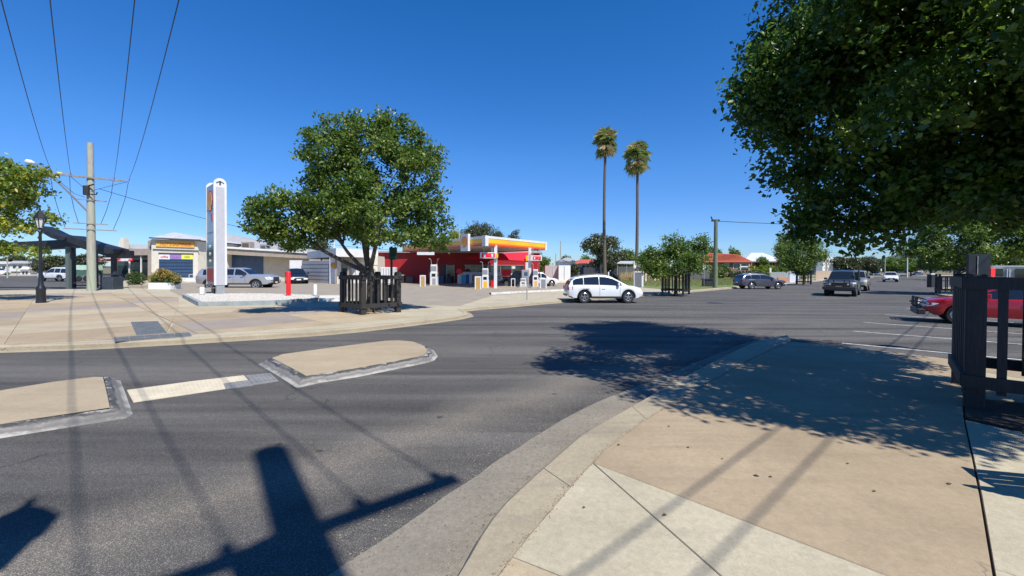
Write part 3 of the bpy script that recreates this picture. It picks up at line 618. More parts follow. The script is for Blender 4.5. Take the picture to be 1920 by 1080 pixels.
# palms
def palm(label, px, top, yy, h_px_r, seed):
    b = AT(px, 520, yy); zt = AT(px, top, yy)[2]; x = b[0]; t = thing('palm_tree', label, 'palm tree', (x, yy, .1), 0, 'tall fan palms beyond the lawn'); R_ = random.Random(seed)
    s = yy/800.0; H = zt-.1-21*s; mb = MB(); ox = R_.uniform(-.3,.3)
    pts = [(ox*sin(i/8*pi)*1.2, 0, H*i/8) for i in range(9)]
    mb.tube(pts, [s*4.2, s*3.4, s*3, s*2.8, s*2.6, s*2.5, s*2.5, s*2.4, s*2.4], 10); mb.build('trunk', M_PBARK, t, smooth=60)
    RR = h_px_r*s*1.3
    def frond(mb, c, az, el, L, fan):
        d = Vector((cos(az)*cos(el), sin(az)*cos(el), sin(el))); e = c+d*L*.45; sd = d.cross(Vector((0,0,1))).normalized(); upv = sd.cross(d)
        mb.add([c-sd*.03, c+sd*.03, e+sd*.02, e-sd*.02], [(0,1,2,3)])
        for k in range(13):
            q = (k-6)/6*1.3; dd = (d*cos(q)+sd*sin(q)); tip = e+dd*fan*(1.15-.12*abs(q))-Vector((0,0,fan*(.15+.25*R_.random()))); mid = e+dd*fan*.55+upv*fan*.05
            w_ = (sd*cos(q)-d*sin(q))*fan*.045; mb.add([e, mid+w_, tip, mid-w_], [(0,1,2),(0,2,3)])
    g, th = MB(), MB(); c = Vector((0,0,H))
    for k in range(58):
        az = R_.uniform(0, 2*pi); el = R_.uniform(-.75, 1.4); L = RR*.75*R_.uniform(.7,1.05)
        frond(th if (R_.random() < (.33 if el > .1 else .08)) else g, c+Vector((0,0,RR*.1)), az, el, L, RR*.55*R_.uniform(.7,1.1))
    for k in range(34):
        az = R_.uniform(0, 2*pi); el = R_.uniform(-1.35, -.35); L = RR*.85*R_.uniform(.6,1.05)
        frond(g if R_.random() < .75 else th, c-Vector((0,0,RR*.3)), az, el, L, RR*.55*R_.uniform(.7,1.1))
    g.build('crown', L_PALM, t, fix=False); th.build('dry_fronds', L_THATCH, t, fix=False); return t
palm('taller of the two fan palms, left, with a straw coloured head', 1134, 240, 74, 23, 3)
palm('shorter of the two fan palms, right, behind the chalk board', 1193, 269, 66, 25, 5)
# backdrop trees: (label, px, y_top, y_base, halfwidth px, distance, leaf material)
def bt(label, px, yt, yb, hw, yy, lm, n, seed, name='tree', bark=None, fork=None, lumps=6, cat='tree', under=.25):
    s = yy/800.0; b = AT(px, yb, yy); R_ = random.Random(seed); top = AT(px, yt, yy)[2]; H = top-.1; r = hw*s; bl = []
    cz0 = H*under+.1
    for k in range(lumps):
        a = R_.uniform(0, 2*pi); q = R_.uniform(.15,.62); rr = r*R_.uniform(.38,.6); z = R_.uniform(cz0+(H-cz0)*.25, H-(H-cz0)*.22)
        bl.append((b[0]+cos(a)*q*r, yy+sin(a)*q*r, z, rr, rr, (H-cz0)*R_.uniform(.2,.32)))
    bl.append((b[0], yy, (cz0+H)/2, r*.65, r*.65, (H-cz0)*.46))
    return tree(name, label, cat, (b[0], yy), H*(fork or .35), bl, int(n*1.7), max(.22, s*2.6), lm, bark=bark, r0=max(.12, r*.07), z0=.02, seed=seed, k=9, spread=max(.2, s*2.5), inner=.6, nlimb=4)
tree('gum_tree', 'gum tree with a pale forked trunk behind the white station wagon', 'tree', AT(1127,515,80)[:2], 5.2, [PB(1108,462,80,1.6,1.5,1.5),PB(1125,460,80,2.3,2,2),PB(1140,472,80,2,2,2.4),PB(1118,452,81,1.6,1.5,1.2),PB(1135,492,81,2.2,2,1.6),PB(1145,455,81,1.2,1.2,1.2)], 9000, .34, L_GUM, bark=M_GBARK, r0=.2, seed=41, k=8, spread=.35, z0=.1)
BT = [('dense green tree closing the street behind the parking bays',1745,470,512,26,95,L_MID,6000,101),('tall olive tree over the bays at the far right',1790,462,512,30,85,L_OLIVE,6000,102),('green tree above the bin with the white lid',1835,468,514,26,80,L_MID,5000,103),('tree over the grey van at the right picture edge',1895,455,514,34,75,L_MID,7000,104),('dark bushy tree at the far right edge behind the van',1950,450,514,30,78,L_OLIVE,5000,105),('dark round tree behind the little carport roof',1180,467,510,24,95,L_MID,4000,51),('olive tree left of the carport roof',1158,470,512,16,92,L_OLIVE,3000,52),
 ('broad gum tree above the canopy of the fuel station',912,414,500,46,95,L_GUM,10000,53),('small gum crown at the right end of the canopy roof',963,432,500,13,98,L_GUM,2200,54),
 ('light green tree behind the logo box of the canopy',850,428,500,26,90,L_YEL,4000,55),('dark tree under the right end of the canopy',1008,473,520,26,70,L_MID,4000,56),
 ('small palm like tree above the pale shed roofs',1062,477,505,9,120,L_OLIVE,1500,57),('low dark tree above the red roofed shed',1100,478,505,12,130,L_MID,1500,58),
 ('rounded bush left of the beige paling fence',1077,494,520,10,66,L_OLIVE,2200,59),('tree behind the left end of the red tiled roof',1340,462,505,18,125,L_MID,2500,60),
 ('dark tree poking over the ridge of the red tiled roof',1378,465,505,12,130,L_MID,2000,61),('bushy tree right of the pale hip roof',1470,455,520,24,105,L_MID,5000,62),
 ('tall light tree rising behind the pale hip roof',1475,440,500,22,120,L_MID,4000,63),('dense hedge tree left of the oncoming four wheel drive',1580,482,522,30,130,L_OLIVE,6000,64),
 ('dark shrub tree above the oncoming four wheel drive',1625,482,520,28,140,L_OLIVE,5000,65),('bright green tree in the middle of the far avenue',1672,484,512,34,150,L_MID,6000,66),
 ('second bright green tree at the far end of the street',1708,488,512,18,155,L_MID,3500,67),('far olive tree behind the white ute',1640,490,512,16,165,L_OLIVE,2500,68),
 ('grey green tree behind the workshop roof vents',600,440,505,26,100,L_GUM,4000,69),('broad olive tree left of the bus shelter post',98,478,522,24,95,L_OLIVE,5000,70),
 ('lower olive tree beside the lamp post',72,482,522,14,98,L_OLIVE,2500,71),('wide green tree behind the bus shelter seat',160,476,522,30,110,L_OLIVE,4000,72),('dark gum far off at the left edge',30,476,508,20,170,L_OLIVE,2500,73),
 ('small blue green tree far beyond the grey pavement',15,484,508,12,190,L_OLIVE,1500,74),('dark conifer like tree beyond the lawn fence',1215,470,512,12,100,L_MID,2000,75),('low tree above the fence right of the lawn',1430,480,520,16,112,L_MID,2200,76),
 ('green tree hanging behind the tall signpost on the corner',738,472,505,16,80,L_MID,2000,77)]
for a in BT: bt(*a)
# hedges and shrubs by the houses
for i, (lab, px, yt, yb, hw, yy, lm) in enumerate([('clipped green hedge in front of the brick house',1345,497,516,22,92,L_MID),('pale flowering shrub by the brick house',1325,507,520,8,88,L_GUM),('yellow green shrub in front of the pale hip roof',1425,497,514,20,96,L_YEL),('dark hedge along the grey fence',1400,508,519,28,90,L_OLIVE),('green shrub at the corner of the metal fence',1462,500,520,14,84,L_MID)]):
    s = yy/800; b = AT(px, yb, yy); zt = AT(px, yt, yy)[2]; o = thing('shrub', lab, 'shrub', (b[0], yy, .1))
    bl = [(b[0]+(k-1.5)*hw*s*.5, yy, zt*.5, hw*s*.45, .9, zt*.5) for k in range(4)]
    leaves('foliage', bl, 2600, .3, lm, o, 80+i, 8, .2, .3, off=(b[0], yy, .1))
    mb = MB()
    for k in range(5): limb(mb, (random.uniform(-.2,.2),0,-.1), ((k-2)*hw*s*.3,0,zt*.6), .05, .02, 5)
    mb.build('stem', M_BARK, o)
# hills
def hills(name, pts, yy, m, seed):
    P = [AT(x, y, yy) for x, y in pts]; r = random.Random(seed); mb = MB(); n = len(P); rows = 5
    vs = []
    for j in range(rows):
        f = j/(rows-1)
        for i, p in enumerate(P): vs.append((p[0]+r.uniform(-20,20), yy-f*500, (p[2]*(1-f)**1.3 if j < rows-1 else -3)+(r.uniform(-4,4) if 0 < j < rows-1 else 0)))
    for i, p in enumerate(P): vs.append((p[0], yy+500, -3))
    fs = [(j*n+i, j*n+i+1, (j+1)*n+i+1, (j+1)*n+i) for j in range(rows-1) for i in range(n-1)]+[(i+1, i, rows*n+i, rows*n+i+1) for i in range(n-1)]
    mb.add(vs, fs).build(name, m, smooth=60, kind='structure')
M_HILL = mat('wooded_hill', (.035,.055,.075), (.07,.09,.105), rough=1, scale=.02)
hills('hills', [(1480,506),(1580,500),(1610,488),(1650,490),(1680,480),(1705,471),(1725,473),(1750,480),(1790,488),(1860,490),(1960,494),(2300,506)], 2600, M_HILL, 1)
hills('hills', [(-400,503),(-200,490),(-60,484),(0,486),(40,483),(80,488),(120,494),(200,499),(330,503)], 2600, M_HILL, 2)
# ------------------------------------------------ poles and wires
M_POLE = mat('pole_timber', (.30,.28,.23), (.42,.40,.34), rough=.85, scale=4, stretch=(3,3,.35), bump=.4, bscale=12, wear=(.33,.38,.27), wscale=1.2, wlo=.45, whi=.6)
M_POLE2 = mat('green_treated_pole', (.1,.14,.09), (.17,.2,.13), rough=.85, scale=4, stretch=(3,3,.35))
M_PORC = mat('porcelain', (.25,.2,.18), rough=.3)
p1 = G(172,545.5,.12); y1 = p1[1]; Z1 = lambda y: AT(172, y, y1)[2]
ad = Vector((.77,.64,0))*.0+Vector((cos(radians(40)), sin(radians(40)), 0))
P1 = thing('utility_pole', 'tall pale timber power pole on the far left corner by the bus shelter', 'power pole', (p1[0], y1, .12))
MB().tube([(0,0,-.3),(0,0,5),(0,0,Z1(268)-.12)], [.29,.25,.19], 14).build('pole', M_POLE, P1, smooth=60)
z1a = Z1(334)-.12
def arm(parent, z, half, name='crossarm', d=ad, th=.06, off=.24):
    n_ = Vector((-d.y, d.x, 0)); c = Vector((0,0,z))-n_*off; mb = MB(); a, b = c-d*half, c+d*half
    vs = [];
    for p in (a, b):
        for sx, sz in ((-1,-1),(1,-1),(1,1),(-1,1)): vs.append(tuple(p+n_*sx*th+Vector((0,0,sz*th))))
    mb.add(vs, [(0,1,2,3),(7,6,5,4),(0,4,5,1),(1,5,6,2),(2,6,7,3),(3,7,4,0)]); return mb.build(name, M_GREYP, parent)
M_GREYP = mat('grey_arm_timber', (.2,.17,.15), (.3,.26,.22), rough=.85, scale=5)
arm(P1, z1a, 2.0)
offs = []
for px in (134,152.5,197,213.5): offs.append((px-172)*y1/800/ad.x)
for o_ in offs: MB().lathe([(.02,0),(.05,.02),(.035,.08),(.055,.1),(.02,.2)], tuple(ad*o_+Vector((0,0,z1a+.06))+Vector((.15,-.18,0))), 8).build('insulator', M_PORC, P1)
for yy_, hf in ((376,.9),(420,.95),(431,1.45)): arm(P1, Z1(yy_)-.12, hf, th=.035)
mb = MB()
for k, o_ in enumerate(offs):                # jumper loops hanging between the arms
    lo_o = (-1.3,-.6,.6,1.3)[k]; a = ad*o_+Vector((.1,-.2,z1a)); b = ad*lo_o+Vector((.1,-.2,Z1(429 if k in (0,3) else 420)-.12))
    mb.tube([a, a.lerp(b,.33)+ad*(-.12 if k < 2 else .12), a.lerp(b,.7)+ad*(-.1 if k < 2 else .1), b], .018, 5)
mb.tube([ad*offs[0]+Vector((.1,-.2,z1a)), ad*offs[0]*.4+Vector((.1,-.2,z1a-1.3)), (-.25,-.2,z1a-1.5)], .016, 5)
mb.tube([ad*offs[1]+Vector((.1,-.2,z1a)), (-.25,-.25,z1a-.8)], .016, 5); mb.tube([ad*offs[3]+Vector((.1,-.2,z1a)), (.6,-.2,z1a-.9), (.25,-.25,z1a-1.1)], .016, 5)
mb.build('jumper_cable', M_WIRE, P1)
mb = MB(); mb.tube([(0,-.33,Z1(367)-.12),(0,-.33,Z1(350)-.12)], .2, 10); mb.tube([(.1,-.3,Z1(350)-.12),(.55,-.3,Z1(347)-.12)], .05, 6); mb.tube([(.1,-.3,Z1(365)-.12),(.7,-.3,Z1(366)-.12),(.8,-.3,Z1(362)-.12)], .045, 6); mb.build('cable_joint_box', M_DARK, P1)
h = AT(66,306,y1-3); e = Vector(h)-Vector((p1[0], y1, .12)); s_ = Vector((-.1,-.2,Z1(396)-.12))
MB().tube([s_, s_.lerp(e,.5)+Vector((0,0,.15)), e], [.07,.06,.05], 8).build('lamp_arm', M_STEEL, P1, smooth=60)
mb = MB(); hd = Vector(AT(46,302,y1-3.3))-Vector((p1[0], y1, .12)); mb.tube([e, e.lerp(hd,.35), e.lerp(hd,.85), hd], [.06,.17,.16,.06], 10); mb.build('lamp_head', M_WHITE, P1, smooth=60)
# pole behind the camera (its shadow falls across the road)
P2 = thing('utility_pole', 'timber power pole whose shadow with crossarm falls across the road in front', 'power pole', (2.26,-2.2,.12))
MB().tube([(0,0,-.3),(0,0,4),(0,0,10.7)], [.21,.185,.165], 14).build('pole', M_POLE, P2, smooth=60)
z2 = 10.7-1.95
arm(P2, z2, 1.3, th=.06); o2 = (-1.15,-.45,.45,1.15)
for o_ in o2: MB().lathe([(.03,0),(.06,.03),(.04,.1),(.065,.13),(.02,.24)], tuple(ad*o_+Vector((.15,-.18,z2+.07))), 8).build('insulator', M_PORC, P2)
arm(P2, 6.9, 1.15, d=Vector((.68,-.73,0)), th=.06)
mb = MB(); mb.tube([(-.3,.1,7.0),(-.3,.1,8.0)], .19, 12); mb.build('transformer', M_STEEL, P2)
sh = Vector(G(30,1012)+(0,)); lampz = 7.6; lp = sh-Vector((-.44,.61,0))*lampz-Vector((2.26,-2.2,0)); lp.z = lampz
def wire(name, a, b, sag, r, label, group=None, n=40):
    a, b = Vector(a), Vector(b); pts = [a.lerp(b, i/n)-Vector((0,0,sag*4*(i/n)*(1-i/n))) for i in range(n+1)]
    o = MB().tube(pts, r, 5).build(name, M_WIRE, None, smooth=60); return tag(o, label, 'wire', group)
wl = ['leftmost of the four power lines rising overhead from the pale pole','second from left of the four power lines rising from the pale pole','third from left of the four power lines rising from the pale pole','rightmost of the four power lines rising from the pale pole']
for k in range(4):
    a = Vector((p1[0], y1, .12))+ad*offs[k]+Vector((.15,-.18,z1a+.24)); b = Vector((2.26,-2.2,.12))+ad*o2[k]+Vector((.15,-.18,z2+.28))
    wire('power_line', a, b, .95, .0125, wl[k], 'power lines over the road')
wire('service_wire', AT(186,354,y1-.4), AT(735,468,60), 1.0, .02, 'thin service wire running right from the pale pole behind the price sign')
for k, (ax_, ay_) in enumerate(((4.27,-.99),(4.8,-1.14))):
    d_ = Vector((.73,.684,0)); a = Vector((ax_, ay_, 7.1))-d_*(2.3 if k == 0 else 2.6); wire('street_cable', a, a+d_*85, .8, .014, ['cable running up the street from the pole behind the camera, nearer its shaft','cable running up the street from the pole behind the camera, outer one'][k])
p3 = G(1341,539.5,.12); y3_ = p3[1]
P3 = thing('utility_pole', 'slim green treated pole on the verge behind the street bin', 'power pole', (*p3, .12)); zt = AT(1341,413,y3_)[2]
MB().tube([(0,0,-.2),(0,0,zt-.12)], [.24,.17], 12).build('pole', M_POLE2, P3, smooth=60)
mb = MB(); mb.box(-.45,.35,-.1,.05,zt-.25,zt-.05); mb.tube([(-.35,0,zt-.1),(-.5,0,zt+.25)], .06, 6); mb.build('bracket', M_DARK, P3)
wire('street_wire', AT(1341,414.5,y3_), AT(1700,418,62), .3, .03, 'thin wire running right from the slim green pole')
wire('street_wire', AT(1500,450,60), AT(1690,470,90), .3, .035, 'faint far wire seen below the big tree')
for lab, x, yt, yb, yy, r in [('thin far pole beside the canopy on the right',1051,452,505,110,.18),('short dark far pole right of the canopy',1042,475,505,120,.16),('far timber pole between the white building and the avenue tree',1549,468,524,110,.2),('far pole above the dense hedge tree',1592,468,500,150,.22),('pale light pole at the far end of the street',1701,465,514,120,.15),('slim light pole left of the far avenue tree',1659,478,514,125,.14),('tall thin mast behind the canopy logo box',861,400,470,80,.1),('slim white flag pole above the corner carport',627,452,486,49,.06),('thin far pole at the left edge beyond the grey road',14,465,512,75,.12)]:
    a, b = AT(x, yb, yy), AT(x, yt, yy); o = MB().tube([(0,0,0),(0,0,b[2]-(0 if yb > 495 else a[2]))], [r, r*.7], 8).build('far_pole', M_WHITE if 'white flag' in lab or 'pale' in lab else M_POLE, cat='pole', label=lab); o.location = (a[0], yy, 0 if yb > 495 else a[2])
# ------------------------------------------------ vehicles
def interp(P, x):
    if x <= P[0][0]: return P[0][1]
    for a, b in zip(P, P[1:]):
        if x <= b[0]: return a[1]+(b[1]-a[1])*(x-a[0])/max(1e-9, b[0]-a[0])
    return P[-1][1]
def paint(name, c, metal=.35, rough=.3): return mat('car_paint_'+name, c, tuple(x*.93 for x in c), rough=rough, metal=metal, coat=.8, scale=1.5)
def wheel(parent, x, y, r, wd, side, dark=False, spokes=5):
    t = MB(); w2 = wd/2
    t.lathe([(r*.62,-w2*.9),(r*.7,-w2),(r*.93,-w2),(r*.985,-w2*.75),(r,-w2*.3),(r,w2*.3),(r*.985,w2*.75),(r*.93,w2),(r*.7,w2),(r*.62,w2*.9)], (0,0,0), 26, 'y')
    o = t.build('wheel', M_RUB, parent, smooth=45); o.location = (x, y, r)
    f = MB(); s = -side
    f.lathe([(r*.64, s*w2*.15),(r*.64, -s*w2*.0+side*w2*.93)][::1], (0,0,0), 24, 'y')
    f = MB(); yo = side*w2*.95
    ringp = [(r*.66, yo), (r*.6, yo+side*.012), (r*.56, yo), (r*.55, yo-side*.06)]
    vs = []; fs = []; n = 24
    for (q, h) in ringp:
        for k in range(n): a = 2*pi*k/n; vs.append((q*cos(a), h, q*sin(a)))
    for i in range(3):
        for k in range(n): j = (k+1)%n; fs.append((i*n+k, i*n+j, (i+1)*n+j, (i+1)*n+k))
    f.add(vs, fs)
    for k in range(spokes):
        a = 2*pi*k/spokes+.3; d = Vector((cos(a), 0, sin(a))); e = Vector((-sin(a), 0, cos(a))); w_ = r*.085
        p = [d*r*.08-e*w_, d*r*.58-e*w_*.85, d*r*.58+e*w_*.85, d*r*.08+e*w_]
        f.add([tuple(q+Vector((0, yo-side*.004, 0))) for q in p]+[tuple(q+Vector((0, yo-side*.035, 0))) for q in p], [(0,1,2,3),(7,6,5,4),(0,4,5,1),(1,5,6,2),(2,6,7,3),(3,7,4,0)])
    f.lathe([(r*.12, yo-side*.03), (r*.12, yo-side*.006), (r*.05, yo-side*.002)], (0,0,0), 12, 'y')
    f.build('rim', M_DARK if dark else M_ALLOY, o, smooth=35)
    MB().lathe([(r*.6, yo-side*.07), (r*.6, yo-side*.062)], (0,0,0), 20, 'y').build('hub_plate', M_DARK, o)
def car(name, label, loc, rz, S, col, cat='car', scale=None, group=None):
    L, W, H = S['L'], S['W'], S['H']; r = S.get('r', .34); wf, wr = S['wf'], S['wr']; lo = S.get('lo', .24)
    t = thing(name, label, cat, loc, rz, group)
    if scale: t.scale = scale
    top = S['top']; roof = S['roof']; hl = L/2
    def hw(x):
        q = abs(x)/hl; f = 1-.16*max(0, (q-.72)/.28)**2.2 if x > 0 else 1-.1*max(0, (q-.78)/.22)**2.2
        return W/2*f
    def zb(x):
        z = lo+(.07 if abs(x) > hl-.25 else 0)+max(0, abs(x)-hl+.5)*.12
        for xw in (wf, wr):
            d = abs(x-xw); ra = r*1.16
            if d < ra: z = max(z, r+sqrt(ra*ra-d*d)*1.0)
        return z
    xs = set([-hl, hl, -hl+.02, hl-.02, -hl+.06, hl-.06, -hl+.12, hl-.12]); n = 44
    for k in range(n+1): xs.add(-hl+L*k/n)
    for xw in (wf, wr):
        for k in range(13): xs.add(xw+r*1.16*cos(pi*k/12))
    for p in top: xs.add(p[0])
    xs = sorted(xs); xs = [x for i, x in enumerate(xs) if i == 0 or x-xs[i-1] > .008]
    def ring(x):
        w_ = hw(x); zt = interp(top, x); b = zb(x); e = min(1, (hl-abs(x))/.1)
        if abs(x) > hl-.1: w_ -= .05*(1-e)**2; zt -= .04*(1-e)**2; b += .04*(1-e)**2
        zt2 = zt-.045; b = min(b, zt2-.02); f = lambda q: b+(zt2-b)*q
        return [(w_-.1, b), (w_-.012, b), (w_, f(.2)), (w_+.012, f(.5)), (w_+.004, f(.74)), (w_-.012, f(.9)), (w_-.03, zt2+.008), (w_-.1, zt), (w_*.5, zt+S.get('crown', .02)), (0, zt+S.get('crown', .02)*1.3)]
    mb = MB(); vs = []; fs = []; m = 19
    for x in xs:
        R_ = ring(x); full = R_+[(-y, z) for y, z in R_[:-1][::-1]]
        vs += [(x, y, z) for y, z in full]
    for i in range(len(xs)-1):
        for k in range(m-1): fs.append((i*m+k, i*m+k+1, (i+1)*m+k+1, (i+1)*m+k))
    fs.append(tuple(range(m))); fs.append(tuple((len(xs)-1)*m+k for k in range(m-1,-1,-1)))
    mb.add(vs, fs).build('body', col, t, smooth=38)
    def yside(x, z):                         # body half width at height z
        R_ = ring(x); b = R_[1:8]
        return interp(sorted([(q[1], q[0]) for q in b]), z)
    boxo('underbody', M_DARK, t, -hl+.3, hl-.35, -(W/2-.3), W/2-.3, lo-.02, min(.75, interp(top, hl-.5)-.1))
    # greenhouse
    rx0, rx1 = roof[0][0], roof[-1][0]; inset = S.get('tumble', .2); xg = sorted(set([rx0+(rx1-rx0)*k/30 for k in range(31)]+[p[0] for p in roof]))
    def gw(x): return min(hw(x), hw(rx1), hw(rx0))-.055
    def sec(x):
        zt = interp(roof, x); zbb = interp(top, x)-.03; h_ = max(.001, zt-zbb); wb = gw(x); q = h_/max(.1, H-zbb)
        wt = wb-inset*q
        return wb, wt, zbb, zt, q
    def side(x, s): wb, wt, a, b, q = sec(x); return (wb+(wt-wb)*s, a+(b-.06*q-a)*s)
    vs = []; fs = []; m = 9
    for x in xg:
        wb, wt, a, b, q = sec(x); y6, z6 = side(x, 1)
        hs_ = [(wb, a), ((wb+y6)/2+.006*q, (a+z6)/2), (y6, z6), (y6-.05*q, b-.012*q), (0, b+.018*q)]
        vs += [(x, y, z) for y, z in hs_]+[(x, -y, z) for y, z in hs_[:-1][::-1]]
    for i in range(len(xg)-1):
        for k in range(m-1): fs.append((i*m+k, i*m+k+1, (i+1)*m+k+1, (i+1)*m+k))
    fs.append(tuple(range(m))); fs.append(tuple((len(xg)-1)*m+k for k in range(m-1,-1,-1)))
    MB().add(vs, fs).build('cabin', col, t, smooth=30)
    for (x0, x1) in S['win']:
        for sd in (-1, 1):
            vs = []; fs = []; n_ = 10
            for k in range(n_+1):
                x = x0+(x1-x0)*k/n_
                for s_ in (.1, .5, .9):
                    y, z = side(x, s_); vs.append((x, sd*(y+.008+(.006*sec(x)[4] if s_ == .5 else 0)), z))
            for k in range(n_):
                for q in (0, 1): fs.append((k*3+q, k*3+q+1, k*3+q+4, k*3+q+3))
            MB().add(vs, fs).build('side_window', M_GLASS, t, smooth=True)
    for nm, (x0, x1) in (('windscreen', S['ws']), ('rear_window', S['rw'])):
        vs = []; fs = []; n_ = 6
        for k in range(n_+1):
            x = x0+(x1-x0)*(.08+.84*k/n_); wb, wt, a, b, q = sec(x); hwid = wt-.05*q-.03
            # stay inside the roof line, proud of the surface
            dz = .02+.012*q if nm == 'windscreen' else .02+.012*q
            for s_ in (-1, -.5, 0, .5, 1): vs.append((x+(.008 if nm == 'windscreen' else -.008), s_*hwid, b+.018*q*(1-abs(s_))-.012*q*abs(s_)+.012))
        for k in range(n_):
            for q in range(4): fs.append((k*5+q, k*5+q+1, k*5+q+6, k*5+q+5))
        MB().add(vs, fs).build(nm, M_GLASS, t, smooth=True)
    for x in S.get('seams', ()):
        for sd in (-1, 1):
            zs = [lo+.12+(interp(top, x)-.05-lo-.12)*k/6 for k in range(7)]; vs = []
            for z in zs: y = sd*(yside(x, z)+.004); vs += [(x-.008, y, z), (x+.008, y, z)]
            MB().add(vs, [(2*k, 2*k+1, 2*k+3, 2*k+2) for k in range(6)]).build('door_seam', M_DARK, t)
    for x in S.get('handles', ()):
        for sd in (-1, 1):
            z = interp(top, x)-.17; y = yside(x, z); boxo('door_handle', S.get('handle_mat', col), t, x-.1, x+.1, *sorted((sd*(y-.01), sd*(y+.035))), z-.018, z+.018, .006)
    for x in S.get('cabseams', ()):
        for sd in (-1, 1):
            vs = []
            for s_ in (0, .5, .97): y, z = side(x, s_); vs += [(x-.035, sd*(y+.014), z), (x+.035, sd*(y+.014), z)]
            MB().add(vs, [(0,1,3,2),(2,3,5,4)]).build('cab_gap', M_DARK, t)
    # arches / sills
    if S.get('clad', True):
        for xw in (wf, wr):
            for sd in (-1, 1):
                vs = []; fs = []; n_ = 16
                for k in range(n_+1):
                    a = pi*k/n_*1.0; ra, rb = r*1.13, r*1.28
                    for q in (ra, rb):
                        x = xw+q*cos(a); z = max(lo+.03, r+q*sin(a)); y = yside(max(-hl+.02, min(hl-.02, x)), z); vs.append((x, sd*(y+.014), z))
                for k in range(n_): fs.append((2*k, 2*k+1, 2*k+3, 2*k+2))
                MB().add(vs, fs).build('wheel_arch_trim', M_DARK, t)
        for sd in (-1, 1):
            y = W/2; boxo('sill', M_DARK, t, wr+r*1.2, wf-r*1.2, *sorted((sd*(y-.08), sd*(y+.012))), lo-.02, lo+.1, .01)
    # front
    fz = interp(top, hl-.06); gz = S.get('gz', (.5, fz-.08))
    def fpatch(nm, m_, y0, y1, z0, z1, wrap=0, front=True, th=.02):
        sx = 1 if front else -1
        vs = []; Y = [y0+(y1-y0)*k/5 for k in range(6)]
        def bx(y, z):                        # x of the body end at |y|
            lo_, hi_ = hl-.9, hl
            for _ in range(18):
                mid = (lo_+hi_)/2
                if hw(sx*mid)-(.05*(1-min(1,(hl-mid)/.1))**2) > abs(y)+.0: lo_ = mid
                else: hi_ = mid
            return sx*(lo_+th)
        for z in (z0, z1):
            for y in Y: vs.append((bx(y, z), y, z))
        MB().add(vs, [(k, k+1, k+7, k+6) for k in range(5)]).build(nm, m_, t, smooth=True)
    hz = S.get('hz', (fz-.22, fz-.08)); we = hw(hl-.12)
    for sd in (-1, 1):
        fpatch('headlight', M_LAMPG, sd*(we-.40), sd*(we+.02), hz[0], hz[1])
        # wrap on the flank
        x0, x1 = hl-.42, hl-.1; vs = []
        for x, za, zc in ((x0, hz[1]-.03, hz[1]-.02), ((x0+x1)/2, hz[0]+.04, hz[1]), (x1, hz[0], hz[1])):
            for z in (za, min(zc, interp(top, x)-.06)): vs.append((x, sd*(yside(x, z)+.007), z))
        MB().add(vs, [(0,1,3,2),(2,3,5,4)]).build('headlight', M_LAMPG, t)
        tz = S.get('tz', (.75, .98)); xr = -hl
        fpatch('tail_light', M_RLAMP, sd*(hw(-hl+.1)-.2), sd*(hw(-hl+.1)-.01), tz[0], tz[1], front=False)
        vs = []
        for x in (-hl+.06, -hl+.3):
            for z in (tz[0], tz[1]): z = min(z, interp(top, x)-.06); vs.append((x, sd*(yside(x, z)+.008), z))
        MB().add(vs, [(0,1,3,2)]).build('tail_light', M_RLAMP, t)
    fpatch('grille', S.get('grille', M_DARK), -(we-.42), we-.42, gz[0], gz[1]+.0)
    fpatch('lower_grille', M_DARK, -(we-.3), we-.3, lo+.12, gz[0]-.08)
    fpatch('number_plate', M_PLATE, -.19, .19, gz[0]-.06, gz[0]+.06, th=.03); fpatch('number_plate', M_PLATE, -.19, .19, .62, .74, front=False, th=.03)
    fpatch('rear_bumper', M_DARK, -(we-.1), we-.1, lo+.08, .5, front=False)
    if S.get('chromebar'): fpatch('grille_surround', M_CHROME, -(we-.42), we-.42, gz[1]-.02, gz[1]+.03, th=.028)
    # mirrors
    mx = S['mx']
    for sd in (-1, 1):
        z = interp(top, mx)+.1; y = gw(mx)+.02; mb = MB()
        mb.cbox(mx-.06, mx+.07, *sorted((sd*(y+.05), sd*(y+.24))), z-.07, z+.09, .02); mb.tube([(mx, sd*(y-.04), z-.05), (mx, sd*(y+.08), z)], .025, 6)
        mb.build('mirror', S.get('mirror', col), t)
    for xw in (wf, wr):
        for sd in (-1, 1): wheel(t, xw, sd*(W/2-S.get('wd', .22)/2-.015), r, S.get('wd', .22), sd, S.get('darkrim', False), S.get('spokes', 5))
    if S.get('rails'):
        for sd in (-1, 1):
            x0, x1 = S['rails']; y = sec((x0+x1)/2)[1]-.08; zr = interp(roof, x0)
            MB().tube([(x0, sd*y, zr), (x0+.1, sd*y, zr+.07), (x1-.1, sd*y, interp(roof, x1)+.07), (x1, sd*y, interp(roof, x1))], .018, 6).build('roof_rail', S.get('railmat', M_DARK), t)
    return t
SUV = dict(L=4.6, W=1.8, H=1.62, r=.35, wf=1.36, wr=-1.3, lo=.3, top=[(-2.3,.72),(-2.24,.95),(-1.9,1.03),(-1,1.02),(1.0,.98),(1.35,1.0),(1.9,.93),(2.15,.84),(2.3,.66)],
  roof=[(-2.24,.97),(-2.08,1.26),(-1.8,1.46),(-1.3,1.56),(-.5,1.62),(.05,1.6),(.4,1.5),(1.34,1.0)], win=[(-1.98,-1.35),(-1.31,-.4),(-.36,.98)], ws=(.4,1.26), rw=(-2.22,-1.92), seams=(-1.35,-.38,.85), handles=(-1.1,-.15), mx=.75, rails=(-1.7,.1))
